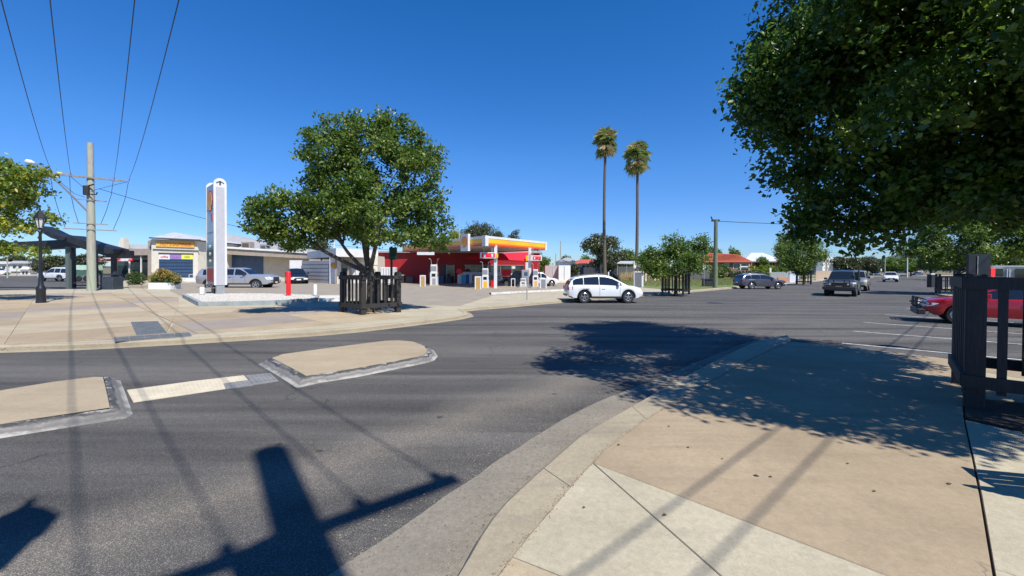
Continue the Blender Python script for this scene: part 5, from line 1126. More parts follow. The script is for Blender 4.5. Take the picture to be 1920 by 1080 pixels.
# pumps
def pump(label, px, yb, yt, yy, wpx, accent, hoses=True, style=0):
    b = AT(px, yb, yy); H = AT(px, yt, yy)[2]-.13; wd = wpx*yy/800/2; tt = thing('fuel_pump', label, 'fuel pump', (b[0], yy, .128), radians(-3), 'fuel pumps under the canopy')
    boxo('plinth', M_CON, tt, -wd-.1, wd+.1, -.35, .35, 0, .1); boxo('housing', M_WHITE, tt, -wd, wd, -.25, .25, .1, H*.62, .02)
    boxo('head', M_WHITE, tt, -wd*.85, wd*.85, -.2, .2, H*.62, H, .03); boxo('screen', M_GLASS, tt, -wd*.5, wd*.5, -.262, -.252, H*.44, H*.58); boxo('display', mat('pump_grey', (.25,.26,.27)), tt, -wd*.7, wd*.7, -.212, -.202, H*.7, H*.92)
    boxo('accent_panel', accent, tt, -wd*.35, wd*.55, -.262, -.252, .14, H*.36)
    for s in (-1, 1):
        mb = MB(); mb.tube([(s*wd*.9,-.1,H*.98),(s*(wd+.12),-.12,H*.8),(s*(wd+.16),-.14,H*.35),(s*(wd+.03),-.16,H*.5)], .022, 6); mb.build('hose', M_DARK, tt, smooth=60); boxo('nozzle', M_DARK, tt, *sorted((s*wd, s*(wd+.07))), -.22, -.12, H*.45, H*.6, .01)
    if style == 1:
        mb = MB()
        for s in (-1, 1): mb.tube([(s*wd*.7,0,H),(s*wd*.9,0,H+.55),(s*(wd+.15),-.1,H+.6)], .025, 6)
        mb.build('hose_mast', M_STEEL, tt)
    return tt
pump('white fuel pump standing in the shade at the left end of the canopy', 814, 538, 496, 44.5, 14, mat('grey_accent', (.3,.3,.3)), style=1)  # plain grey accent panel on this pump
pump('white fuel pump with a yellow panel left of the front canopy column', 910, 543.5, 503, 39.2, 13, M_YEL, style=1)
pump('low white fuel pump in front of the black four wheel drive', 981, 541, 522, 41.8, 12, mat('grey_print', (.45,.45,.47)))
pump('white fuel pump with an orange panel right of the second canopy column', 1004, 541, 505, 41.6, 11, mat('pump_orange', (.8,.4,.06)), style=1)
# forecourt things
def bx(name, label, cat, x0, x1, yt, yb, yy, d, parts, group=None):
    tt, o = bld(name, label, cat, (x0+x1)/2, yb, yy)
    if group: tt['group'] = group
    for nm, m, a, b, c, e, dy, dd in parts: fbox(nm, m, tt, x0+(x1-x0)*a, x0+(x1-x0)*b, yb-(yb-yt)*e, yb-(yb-yt)*c, yy+dy, dd, o, b=.012)
    return tt
M_OCH = mat('ochre_panel', (.45,.27,.08), (.5,.3,.1), rough=.5)
fr = lambda m: [('frame', M_WHITE, 0, .18, 0, 1, 0, .1), ('frame', M_WHITE, .82, 1, 0, 1, 0, .1), ('frame', M_WHITE, .18, .82, .9, 1, .002, .095), ('panel', m, .18, .82, .05, .9, .02, .05)]
bx('bollard_board', 'narrow ochre board in a white hoop frame in the open forecourt', 'board', 787, 798, 516, 541, 43, .1, fr(M_OCH), 'hoop boards on the forecourt')
bx('bollard_board', 'brown board in a white hoop frame just left of the yellow panelled pump', 'board', 890, 902, 518, 545.5, 38, .1, fr(M_OCH), 'hoop boards on the forecourt')
bx('bollard_board', 'grey board in a white hoop frame at the right end of the pump row', 'board', 1012, 1025, 522, 543, 40, .1, fr(mat('grey_board', (.22,.23,.24))), 'hoop boards on the forecourt')
bx('cabinet', 'grey payment cabinet with a dark screen left of the second canopy column', 'cabinet', 978, 992, 506, 540, 43.4, .5, [('housing', mat('cabinet_grey', (.27,.28,.3)), 0, 1, 0, 1, 0, .5), ('screen', M_BLUE, .35, .8, .68, .88, -.02, .019)])
bx('ice_freezer', 'white and blue ice freezer in front of the red store', 'freezer', 863, 884, 512, 535, 52, .8, [('housing', M_WHITE, 0, 1, 0, 1, 0, .8), ('blue_door', mat('ice_blue', (.1,.45,.65)), .1, .5, .08, .85, -.03, .029), ('dark_door', mat('deep_blue', (.02,.12,.3)), .5, .8, .08, .9, -.032, .029)])
bx('display_shelf', 'long white display shelf stocked below the store windows', 'shelf', 868, 938, 510, 530, 54, .7, [('housing', M_WHITE, 0, 1, .7, 1, 0, .7), ('stock', mat('stock_mix', (.5,.3,.3), (.1,.35,.4), rough=.5, scale=3, lo=.45, hi=.55), 0, 1, .25, .68, .1, .5), ('shelf_base', M_WHITE, 0, 1, 0, .2, 0, .7)])
bx('display_shelf', 'white shelf with green bottles right of the front canopy column', 'shelf', 931, 962, 513, 536, 53, .7, [('shelf', M_WHITE, 0, 1, .8, 1, 0, .7), ('shelf', M_WHITE, 0, 1, .4, .45, 0, .7), ('stock', mat('bottle_mix', (.1,.4,.15), (.75,.75,.7), rough=.3, scale=6, lo=.45, hi=.55), 0, 1, .46, .75, .1, .5), ('leg', M_STEEL, 0, .03, 0, .4, 0, .1), ('leg', M_STEEL, .97, 1, 0, .4, 0, .1)])
bx('waste_bin', 'red bin beside the foot of the front canopy column', 'bin', 920, 928, 525, 541, 41.5, .5, [('body', M_RED, 0, 1, 0, .9, 0, .5), ('lid', M_DRED, -.05, 1.05, .9, 1, -.03, .56)])
bx('gift_sign', 'bright red square sign on legs before the store windows', 'sign', 941, 958, 505, 536, 50, .1, [('panel', mat('bright_red', (.9,.03,.03)), 0, 1, .6, 1, 0, .1), ('leg', M_STEEL, .1, .15, 0, .6, 0, .08), ('leg', M_STEEL, .85, .9, 0, .6, 0, .08)])
bx('guard_rail', 'white hoop rail left of the low white pump', 'rail', 958, 966, 522, 541, 42.5, .08, [('post', M_WHITE, 0, .18, 0, 1, 0, .08), ('post', M_WHITE, .82, 1, 0, 1, 0, .08), ('bar', M_WHITE, .18, .82, .92, 1, 0, .078)])
q = AT(861,509,51); tt = thing('red_ball_sign', 'round red lollipop sign on a white stand left of the ice freezer', 'sign', (q[0], 51, .13)); mb = MB(); mb.lathe([(.32,0),(.36,.05),(.32,.1)], (0,-.05,q[2]-.13), 18, 'y'); mb.build('disc', mat('bright_red', (.9,.03,.03)), tt, smooth=50); boxo('stand', M_WHITE, tt, -.2, .2, -.1, .1, 0, q[2]-.5, .01)
bx('banner_flag', 'white feather banner standing by the second canopy column', 'banner', 985, 995, 492, 541, 45.6, .04, [('banner', M_WHITE, 0, 1, .25, 1, 0, .04), ('pole', M_STEEL, .45, .52, 0, .25, 0, .04)])
# stock and clutter in the shade at the left store wall
for k, (x, w_) in enumerate([(752,10),(768,13),(826,12),(842,9)]):
    bx('drum_stack', ['dark bin by the shaded red wall, nearest the tree guard','pair of dark crates by the shaded red wall','dark blue drum beside the shaded pump','dark low cabinet by the store door'][k], 'storage box', x-w_/2, x+w_/2, 515+k%2*3, 534, 53, .8, [('body', [M_DARK, mat('dusty_dark', (.06,.06,.065)), M_BLUE, M_DARK][k], 0, 1, 0, .9, 0, .8), ('lid', M_STEEL if k == 0 else M_DARK, -.03, 1.03, .9, 1, -.03, .86)])
# ------------------------------------------------ price pylon
pc = G(414,557.5,.12); PY = thing('price_pylon', 'tall slim white fuel price pylon with a scallop emblem', 'pylon sign', (*pc, .12)); yy = pc[1]
aw = math.atan2(yy, pc[0])
s = yy/800; Hp = AT(414,334,yy)[2]-.12; hw_ = 12*s
th_ = radians(47)                            # narrow face looks to the right of the camera
PY.rotation_euler = (0, 0, radians(46))
def arch(w_, h0, h1, n=8): return [(-w_, h0), (w_, h0)]+[(w_*cos(pi*i/n), h1-w_+w_*sin(pi*i/n)) for i in range(n+1)]
LPY = 2.0
zb0 = .75
mb = MB(); mb.prismy(arch(hw_*.86, zb0, Hp), .0, .09); mb.build('end_cap', M_WHITE, PY)
mb = MB(); mb.prismy([(x*.66, z) for x, z in arch(hw_*.86, zb0, Hp-.35)][:2]+[(hw_*.57, Hp-.55), (-hw_*.57, Hp-.55)], -.012, -.002); mb.build('grey_inset', mat('pale_grey', (.42,.42,.44), (.46,.46,.48), rough=.5), PY)
mb = MB(); mb.box(-hw_*.8, hw_*.8, .092, LPY, zb0+.05, Hp-hw_*.9); mb.build('cabinet', mat('pylon_shaded_face', (.3,.34,.4), (.36,.4,.45), rough=.3), PY)  # grey-blue glass face, darkened in its colour to read as shaded
mb = MB(); mb.prismy(arch(hw_*.86, zb0, Hp), LPY+.002, LPY+.09); mb.build('end_cap', M_WHITE, PY)
mb = MB(); mb.prismy([(-hw_*.55, .0), (hw_*.55, .0), (hw_*.55, zb0), (-hw_*.55, zb0)], .02, .3); mb.build('foot', M_STEEL, PY); boxo('footing', M_DARK, PY, -hw_*.6, hw_*.3, .6, 1.3, .0, zb0*.7)
def pface(nm, m, y0, y1, z0, z1, d=.02): return boxo(nm, m, PY, -hw_*.8-d, -hw_*.8-.001, y0, y1, z0, z1)
pface('price_panel', mat('dark_panel', (.06,.09,.08), rough=.15, spec=.8), .12, LPY-.03, 1.9, 3.4); pface('red_panel', mat('pylon_red', (.35,.04,.03)), .12, LPY-.03, .95, 1.75)
pface('panel_line', M_MAST, .12, LPY-.03, 3.98, 4.0, .012); pface('panel_line', M_MAST, .12, LPY-.03, 5.4, 5.42, .012)
pecten(PY, (-hw_*.8-.02, LPY/2, Hp-1.35), .68, (-1,0,0)); pface('flag_strip', M_RED, .5, .75, Hp-2.6, Hp-2.1)
for i, (v, z) in enumerate([('U91', 3.1), ('U95', 2.65), ('V98', 2.2)]):
    tx = text(v, .3, M_WHITE, PY, (-hw_*.8-.03, LPY/2, z), rot=(radians(90), 0, radians(-90)))
MB().prismy([(-.2,Hp-.28),(0,Hp-.16),(.2,Hp-.28),(.2,Hp-.33),(.04,Hp-.24),(.04,Hp-.42),(-.04,Hp-.42),(-.04,Hp-.24),(-.2,Hp-.33)], -.02, -.003).build('mark', M_DARK, PY)
# bed with pebbles
M_BEDK = mat('blue_grey_kerb', (.22,.26,.27), (.32,.35,.35), rough=.8, scale=2, wear=(.4,.36,.3), wscale=3, wlo=.55, whi=.7)
bp = gp([(342,558.5),(371.5,574.5),(440,573.5),(513,571.5),(596,566.5)], .12); bb = gp([(342,556.5),(400,556),(500,556),(598,559)], .12)
bed = thing('pylon_bed', 'long raised kerbed bed of white pebbles under the price pylon', 'garden bed', (0,0,0))
bo = bp+bb[::-1]; 
out = [Vector(p) for p in ccw(bo)]; cxy = sum(out, Vector((0,0)))/len(out)
def insp(P, d):
    o = []
    for i in range(len(P)):
        a, b, c = P[i-1], P[i], P[(i+1)%len(P)]; e1 = (b-a).normalized(); e2 = (c-b).normalized(); n1 = Vector((-e1.y,e1.x)); n2 = Vector((-e2.y,e2.x)); q = n1+n2; q = q/max(.6, q.dot(n1)); o.append(b+q*d)
    return o
inn = insp(out, .18); n = len(out); vs = [(*p, .1) for p in out]+[(*p, .33) for p in out]+[(*p, .33) for p in inn]+[(*p, .2) for p in inn]
MB().add(vs, [(k*n+i, k*n+(i+1)%n, (k+1)*n+(i+1)%n, (k+1)*n+i) for k in range(3) for i in range(n)]).build('kerb_edge', M_BEDK, bed)
MB().prism([tuple(p) for p in insp(out, .17)], .1, .27).build('gravel_base', mat('pebble_base', (.5,.48,.44), (.35,.33,.3), rough=.9, scale=20), bed)
def pebbles(name, poly, n, r, m, z, parent, seed):
    rg = np.random.default_rng(seed); P = [tuple(p) for p in poly]; tri = [(P[0], P[i], P[i+1]) for i in range(1, len(P)-1)]; ar = np.array([abs((b[0]-a[0])*(c[1]-a[1])-(b[1]-a[1])*(c[0]-a[0])) for a, b, c in tri]); ar /= ar.sum()
    t = rg.choice(len(tri), n, p=ar); u, v = rg.random(n), rg.random(n); f = u+v > 1; u[f] = 1-u[f]; v[f] = 1-v[f]; T_ = np.array(tri)[t]; p = T_[:,0]+(T_[:,1]-T_[:,0])*u[:,None]+(T_[:,2]-T_[:,0])*v[:,None]
    ov = np.array([(1,0,0),(0,1,0),(-1,0,0),(0,-1,0),(0,0,.8),(0,0,-.8)]); of = np.array([(0,1,4),(1,2,4),(2,3,4),(3,0,4)])
    R_ = r*(.5+rg.random((n,1,3))); V = ov[None]*R_; a = rg.random(n)*6.28; c, s = np.cos(a), np.sin(a); X = V[:,:,0]*c[:,None]-V[:,:,1]*s[:,None]; Y = V[:,:,0]*s[:,None]+V[:,:,1]*c[:,None]; V = np.stack([X+p[:,0:1], Y+p[:,1:2], V[:,:,2]+z+rg.random((n,1))*r*.6], 2)
    T = (of[None]+np.arange(n)[:,None,None]*6).reshape(-1, 3); me = rawmesh(name, V.reshape(-1, 3), T); me.materials.append(m); o = bpy.data.objects.new(name, me); link(o, parent); o['kind'] = 'stuff'; return o
pebbles('pebbles', insp(out, .2), 9000, .05, mat('white_pebble', (.6,.58,.53), (.36,.33,.29), rough=.8, scale=9), .28, bed, 5)
bp2 = gp([(598,566),(640,564),(640,560),(600,559.6)], .12); MB().prism(bp2, .1, .3).build('kerb_block', mat('white_kerb_paint', (.7,.69,.64)), None, cat='kerb', label='white painted kerb block between the pebble bed and the tree guard')
def bollard(label, px, yb, yt, m, r, m2=None):
    p = G(px, yb, .12); H = AT(px, yt, p[1])[2]-.12; tt = thing('bollard', label, 'bollard', (*p, .12)); MB().lathe([(r,.25 if m2 else 0),(r,H-.06),(r*.8,H-.015),(r*.3,H)], n=16).build('post', m, tt, smooth=50)
    if m2: MB().lathe([(r*1.05,0),(r*1.05,.26)], n=16).build('base', m2, tt)
bollard('bright red steel bollard standing in the pebble bed', 541, 561, 508.5, mat('bollard_red', (.72,.012,.015), rough=.4), .125)
bollard('short white bollard with a blue grey foot at the left end of the pebble bed', 379, 559.5, 538, M_WHITE, .13, M_BEDK)
bollard('short white bollard with a blue grey foot at the right end of the pebble bed', 591, 561, 533, M_WHITE, .1, M_BEDK)
# ------------------------------------------------ planter with flowers, hedge ball
t, o = bld('planter_box', 'white brick planter box full of flowers in front of the cream shop', 'planter', 300, 544, 35.6)
p = AT(285,544,36); q = AT(326,544,36); mb = MB(); mb.cbox(p[0]-o[0], q[0]-o[0], .0, 1.2, -.02, .55, .02); mb.build('box', M_WREN, t)
p2_ = AT(262,541,38); mb = MB(); mb.cbox(p2_[0]-o[0], p[0]-.05-o[0], 1.3, 2.4, 0, .3, .02); mb.build('low_box', M_TAUPE, t)
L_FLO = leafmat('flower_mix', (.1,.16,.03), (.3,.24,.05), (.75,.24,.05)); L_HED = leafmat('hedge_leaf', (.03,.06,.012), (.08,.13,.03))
leaves('foliage', [(-.3,.6,.75,.75,.5,.4),(.5,.6,.75,.6,.5,.38)], 2600, .13, L_HED, t, 7, 8, .1)
leaves('flowers', [(-.3,.6,1.1,.85,.5,.5),(-1.6,1.9,.75,.9,.5,.65),(-1.0,1.6,.8,.7,.5,.65),(.6,.5,1.0,.6,.4,.4)], 6500, .12, L_FLO, t, 8, 6, .1)
sh_ = thing('shrub', 'clipped round green shrub beside the low shop awning', 'shrub', (AT(254,528,42)[0], 42, .1)); leaves('foliage', [(0,0,.75,.75,.7,.75)], 3000, .12, L_HED, sh_, 9, 8, .08); MB().tube([(0,0,-.05),(0,0,.6)], .06, 6).build('stem', M_BARK, sh_)
fr_ = thing('hand_rail', 'small white hand rail at the foot of the cream shop wall', 'rail', (AT(360,528,52)[0], 52, .1)); mb = MB()
for x in (-.35,.35): mb.tube([(x,0,0),(x,0,1.0)], .035, 6)
mb.tube([(-.35,0,1.0),(.35,0,1.0)], .035, 6); mb.tube([(-.35,0,.5),(.35,0,.5)], .025, 6); mb.build('tube_frame', M_WHITE, fr_)
# ------------------------------------------------ bus shelter
t, o = bld('bus_shelter', 'black bus shelter with a swooping curved roof on the left corner', 'bus shelter', 160, 543, 36.5)
M_SHR = mat('shelter_roof', (.014,.015,.018), (.024,.025,.03), rough=.45, scale=2)
fpoly('roof_panel', M_SHR, t, [(62,422),(75,427),(95,437),(122,444.5),(122,449),(108,450),(95,446),(80,437)], 35.6, 1.5, o)
fpoly('roof_panel', M_SHR, t, [(125,440.5),(165,454),(212,466),(212,476),(190,475),(160,466.5),(125,452)], 35.6, 1.5, o)
fpoly('roof_panel', M_SHR, t, [(-120,462),(0,455),(124,449),(124,464),(60,468),(0,473),(-120,482)], 37.2, 1.2, o)
fpoly('beam', M_BLACK, t, [(120,446),(120,455),(210,484),(246,484),(246,470),(212,468)], 36.2, .3, o)
fpoly('beam', M_BLACK, t, [(137,483),(137,480.5),(212,480.5),(212,483)], 37, .12, o); fpoly('beam', M_BLACK, t, [(137,489),(137,487),(212,487),(212,489)], 37, .12, o)
for x0, x1, yb, yy, m in ((123,129,543,36.3,mat('green_grey_post', (.1,.13,.12), rough=.6)),(130,138,534,38.5,M_BLACK),(208,215,540.5,36.8,M_BLACK),(176,180,537,38.5,M_BLACK)):
    p = AT(x0, yb, yy); q = AT(x1, yb, yy); zt_ = AT(x0, 462 if x0 < 150 else 472, yy)[2]; boxo('post', m, t, p[0]-o[0], q[0]-o[0], yy-o[1], yy+.25-o[1], 0, zt_-o[2])
fpoly('seat', M_TAUPE, t, [(138,531),(138,529.5),(176,529.5),(176,531)], 38.2, .45, o); fpoly('back_panel', M_SHR, t, [(138,536),(138,534),(208,534),(208,536)], 38.6, .1, o)
tt, o = bld('street_bin', 'square dark blue street bin beside the foot of the pale power pole', 'bin', 200, 545.5, 34.6)
fbox('body', mat('bin_blue_grey', (.03,.04,.055), (.045,.055,.07), rough=.5), tt, 187, 211, 519, 545.5, 34.6, 1.0, o, b=.03); fbox('hood', M_DARK, tt, 188, 210, 514, 516.5, 34.6, 1.0, o, b=.02); fbox('hood_post', M_DARK, tt, 188, 190, 516.5, 519, 34.7, .1, o); fbox('hood_post', M_DARK, tt, 208, 210, 516.5, 519, 34.7, .1, o); fbox('side_post', mat('bin_blue_grey', (.03,.04,.055)), tt, 211.5, 216, 509, 542, 35.2, .35, o)
# heritage lamp
p = G(77,568.5,.12); yy = p[1]; s = yy/800; tt = thing('lamp_post', 'black heritage lamp post with a glass lantern standing at the left', 'lamp post', (*p, .12))
Z = lambda y: AT(77, y, yy)[2]-.12
MB().lathe([(7*s,0),(7.4*s,.06),(7*s,.12),(6.6*s,Z(545)),(7.4*s,Z(542)),(7*s,Z(540)),(4*s,Z(534)),(3*s,Z(515)),(2.4*s,Z(480)),(2.1*s,Z(436)),(3.4*s,Z(434)),(2*s,Z(432)),(2*s,Z(427))], n=16).build('column', M_BLACK, tt, smooth=40)
MB().lathe([(3.5*s,Z(427)),(4.2*s,Z(425)),(7*s,Z(409.5))], n=6).build('lantern_glass', mat('frosted_lantern', (.6,.6,.58), rough=.3), tt); MB().lathe([(9*s,Z(410)),(8.6*s,Z(408)),(4.5*s,Z(399)),(1.8*s,Z(395)),(.9*s,Z(389)),(.2*s,Z(387))], n=6).build('lantern_cap', M_BLACK, tt)
mb = MB()
for k in range(6): a = 2*pi*k/6; mb.tube([(4.1*s*cos(a),4.1*s*sin(a),Z(426)),(7.1*s*cos(a),7.1*s*sin(a),Z(409.5))], .02, 5)
mb.tube([(-.45,0,Z(433)),(.45,0,Z(433))], .025, 6); mb.build('lantern_frame', M_BLACK, tt)
dup(tt, (-1.02,-.56,.12), 0, 'black heritage lamp post whose lantern shadow falls at the lower left corner', scale=(1.15,1.15,1.36))
# signpost on the corner behind the tree
p = G(734,572,.13); yy = p[1]; tt = thing('sign_post', 'black post with a dark green sign panel behind the round tree', 'sign post', (*p, .13)); MB().tube([(0,0,0),(0,0,AT(734,462,yy)[2]-.13)], .06, 8).build('post', M_BLACK, tt); zt_ = AT(734,464,yy)[2]-.13; zl = AT(734,487,yy)[2]-.13; boxo('panel', mat('dark_green_sign', (.012,.05,.025), (.03,.09,.04), rough=.6, scale=3), tt, -.1, .28, -.05, -.02, zl, zt_); boxo('small_box', M_DARK, tt, -.14, .14, -.1, .1, .35, 1.0, .02)
# A board, signs, bin at the verge
tt, o = bld('chalk_board', 'dark chalk board in a white frame standing right of the white station wagon', 'sign board', 1197, 541, 43.5)
fbox('board', mat('chalk_face', (.1,.11,.13), (.14,.15,.17), rough=.7), tt, 1190.5, 1203, 511, 537, 43.48, .04, o); fbox('frame', M_WHITE, tt, 1203, 1206.5, 508.5, 541, 43.45, .5, o); fbox('frame', M_WHITE, tt, 1189.5, 1203, 508.5, 510.9, 43.45, .12, o); fbox('frame', M_WHITE, tt, 1188.6, 1190.4, 508.5, 541, 43.45, .12, o)
for lab, px, yb, yt, yy, sw_, y0, y1 in [('white parking sign on a dark post left of the chalk board',1190,541,492,42.8,5,493,503),('white parking sign on a thin post left of the street bin',1320,540.5,495,46,5,496,505),('cream sign on a thin post above the dark grey wagon',1444,533,502,52,3.4,502.5,511),('small round sign on a thin post by the far avenue',1652,514,504,110,2.5,504,508),('slim dark sign post standing on the verge left of the white station wagon',988,569,543,24.6,0,0,0),('thin post beside the guard beyond the red car',1727,533,505,60,0,0,0)]:
    b = AT(px, yb, yy); tt = thing('sign_post', lab, 'sign post', (b[0], yy, .05)); zz_ = AT(px, yt, yy)[2]-.05; MB().tube([(0,0,0),(0,0,zz_)], .03, 8).build('post', M_STEEL, tt)
    if sw_: w_ = sw_*yy/800/2; boxo('sign_plate', M_WHITE, tt, -w_, w_, -.05, -.035, AT(px,y1,yy)[2]-.05, AT(px,y0,yy)[2]-.05, .003)
    if sw_ > 4: text('P', w_*1.3, mat('sign_green', (.02,.25,.08)), tt, (0, -.055, (AT(px,y0+3,yy)[2])-.05))
tt, o = bld('street_bin', 'dark square bin beside the slim green pole on the verge', 'bin', 1329.5, 538.5, 46); fbox('body', M_DARK, tt, 1322, 1337, 525, 538.5, 46, .8, o, b=.03); fbox('lid', M_BLACK, tt, 1321.5, 1337.5, 522.5, 525, 45.95, .9, o, b=.02)
# ------------------------------------------------ sheds, fences, houses beyond the lawn
def shed(name, label, x0, x1, yt, yb, yy, d, m, roof=None, rm=None, extra=(), cat='shed'):
    tt, o = bld(name, label, cat, (x0+x1)/2, yb, yy); fbox('wall', m, tt, x0, x1, yt, yb, yy, d, o)
    if roof: roofhip(tt, ((x0-roof[0], yt+roof[3]), (x1+roof[0], yt+roof[3])), (roof[1], roof[2]), yy-.5, d+1, rm, o)
    for nm, mm, a, b, c, e, dy in extra: fbox(nm, mm, tt, a, b, c, e, yy-dy, dy-.01 if dy > .05 else .05, o)
    return tt
M_PINK = mat('pinkish_metal', (.42,.36,.35), (.47,.41,.4), rough=.6, scale=2)
shed('storage_container', 'pinkish grey storage cabinet beside the white one right of the canopy', 1022, 1046, 498, 533, 59, 2.5, M_PINK, extra=[('door_edge', M_WREN, 1037, 1037.6, 499, 532, .06)])
shed('storage_container', 'white storage cabinet right of the fuel canopy', 1047.5, 1069.5, 497.5, 529, 58, 2.5, M_WREN, extra=[('door_edge', M_STEEL, 1058, 1058.4, 499, 524, .06), ('base', M_CREAM, 1047, 1070, 526, 530, .1)])
shed('house', 'small pale house roof behind the storage cabinets', 1050, 1078, 490, 505, 82, 8, M_WREN, (2, (1060,483), (1068,483), 0), M_IRON, cat='house')
shed('house', 'white cottage with a red iron roof behind the gum tree', 1078, 1118, 495, 514, 85, 9, M_WREN, (4, (1088,486.5), (1118,486.5), 0), mat('red_iron', (.45,.08,.05), (.5,.12,.08), rough=.6, scale=1), extra=[('window', M_SGLASS, 1092, 1104, 498, 503, .06), ('window', M_SGLASS, 1108, 1114, 499, 504, .06)], cat='house')
tt, o = bld('carport', 'little open carport with a pale flat roof beyond the lawn', 'carport', 1175, 514, 76); 
MB().add([tuple(Vector(q)-Vector(o)) for q in (AT(1157,493,75), AT(1195,493.5,75), AT(1195,489.5,80), AT(1163,489.5,80))]+[tuple(Vector(q)-Vector(o)+Vector((0,0,-.15))) for q in (AT(1157,493,75), AT(1195,493.5,75), AT(1195,489.5,80), AT(1163,489.5,80))], [(0,1,2,3),(7,6,5,4),(0,4,5,1),(1,5,6,2),(2,6,7,3),(3,7,4,0)]).build('roof', M_IRONW, tt)
for x in (1158,1175,1193): fbox('post', M_STEEL, tt, x-.5, x+.5, 493, 515, 75.2, .12, o)
def fence(label, x0, x1, yt, yb, y0, y1, m, pale=.35, gap=.03, name='fence', posts=8, z0=.0, pm=None):
    a = Vector(AT(x0, yb, y0)); b = Vector(AT(x1, yb, y1)); L = (b.xy-a.xy).length; ang = atan2(b.y-a.y, b.x-a.x); zt_ = AT(x0, yt, y0)[2]; tt = thing(name, label, 'fence', (a.x, a.y, z0), ang); n = max(3, int(L/pale)); cap = 60
    if n > cap: pale = L/cap; n = cap
    base = boxo('paling', m, tt, 0, L/n-gap, 0, .03, .03, zt_-z0)
    for k in range(1, n):
        c = base.copy(); C.objects.link(c); c.parent = tt; c.location = (k*L/n, random.uniform(-.01,.01), random.uniform(-.02,.02))
    boxo('rail', m, tt, 0, L, .032, .09, .35*(zt_-z0), .35*(zt_-z0)+.08); boxo('rail', m, tt, 0, L, .032, .09, .8*(zt_-z0), .8*(zt_-z0)+.08)
    for k in range(posts): x = L*k/(posts-1); boxo('post', pm or m, tt, x-.05, x+.05, .1, .2, 0, zt_-z0+.05)
fence('dark grey metal fence behind the gum tree at the lawn', 1088, 1160, 501, 516, 78, 82, mat('charcoal_sheet', (.03,.034,.04), (.045,.05,.055)), .7)
fence('grey timber paling fence across the back of the lawn', 1160, 1330, 500, 518, 84, 80, M_GREYF, .45)
fence('beige open picket fence on the footpath beyond the dark grey wagon', 1445, 1484, 510, 526, 66, 74, mat('pale_grey_picket', (.3,.32,.3), (.38,.4,.38)), .25, .08)
fence('tan timber picket fence along the street beyond the avenue tree', 1530, 1560, 508, 524, 78, 100, mat('tan_picket', (.48,.36,.24), (.55,.43,.3)), .4, .12)
fence('white panel fence beside the avenue tree guard', 1481, 1500, 509, 528, 63, 68, mat('white_blue_panel', (.55,.6,.65)), .8)
tt, o = bld('garden_wall', 'low orange brick wall section by the metal fence', 'wall', 1470, 527, 62); fbox('brickwork', mat('orange_brick', (.45,.2,.12), (.5,.26,.16), rough=.85, scale=6), tt, 1459, 1479, 520.5, 529.5, 62, .3, o)
for i, x in enumerate([1141,1211,1228]):
    p = AT(x, 517, 60+i*5); tt = boxo('lot_post', M_WHITE, None, -.09, .09, -.05, .05, 0, 1.5-.2*i, cat='post', label=['short white post by the tail of the lawn behind the white wagon','white post standing on the lawn right of the chalk board','pale post in front of the grey paling fence'][i]); tt.location = (p[0], 60+i*5, .1)
# brick house with tiled roof
tt, o = bld('house', 'brown brick house with a red tiled hip roof behind the green pole', 'house', 1360, 512, 104)
fbox('wall', M_BRICK, tt, 1325, 1410, 491, 514, 104, 11, o)
f0, f1 = (1319,491.5), (1413,491.5); roofhip(tt, (f0, f1), ((1329,474), (1383,477)), 103.2, 13, M_TILE, o)
a, b = Vector(AT(*f0,103.2)), Vector(AT(*f1,103.2)); c0, c1 = Vector(AT(1329,474,103.2+13*.45)), Vector(AT(1383,477,103.2+13*.45))
for k in range(1, 9):                         # tile courses stand proud of the roof plane
    u0, u1 = k/9, k/9+.035; q = [a.lerp(c0,u0), b.lerp(c1,u0), b.lerp(c1,u1), a.lerp(c0,u1)]; up_ = Vector((0,-.05,.07)); MB().add([tuple(p+up_-Vector(o)) for p in q]+[tuple(p-Vector(o)) for p in q], [(0,1,2,3),(0,4,5,1),(1,5,6,2),(2,6,7,3),(3,7,4,0)]).build('tile_course', M_TILE, tt)
for x0, x1 in ((1359,1366),(1376,1386),(1391,1400)): fr2 = fbox('window_frame', M_WREN, tt, x0-1, x1+1, 493, 504.5, 103.9, .08, o); fbox('pane', M_SGLASS, fr2, x0, x1, 494, 503.5, 103.86, .03, o)
fbox('veranda_post', M_WREN, tt, 1388, 1389, 493, 512, 103.5, .2, o); fbox('veranda_post', M_WREN, tt, 1404, 1405, 493, 512, 103.5, .2, o); fbox('veranda_rail', M_WREN, tt, 1388, 1408, 499, 501, 103.55, .1, o)
tt, o = bld('house', 'house with a pale blue grey iron hip roof right of the tiled one', 'house', 1430, 510, 112); fbox('wall', mat('sand_brick', (.4,.22,.15)), tt, 1402, 1470, 490, 512, 112, 10, o); roofhip(tt, ((1394,489.5),(1474,489.5)), ((1409,474), (1430,474)), 111, 12, mat('pale_blue_iron', (.5,.55,.57), (.55,.6,.62), rough=.5, scale=1), o); fbox('veranda', M_TAUPE, tt, 1396, 1472, 489.5, 491.5, 110.8, .3, o); fbox('window', M_SGLASS, tt, 1440, 1452, 493, 502, 111.94, .06, o)
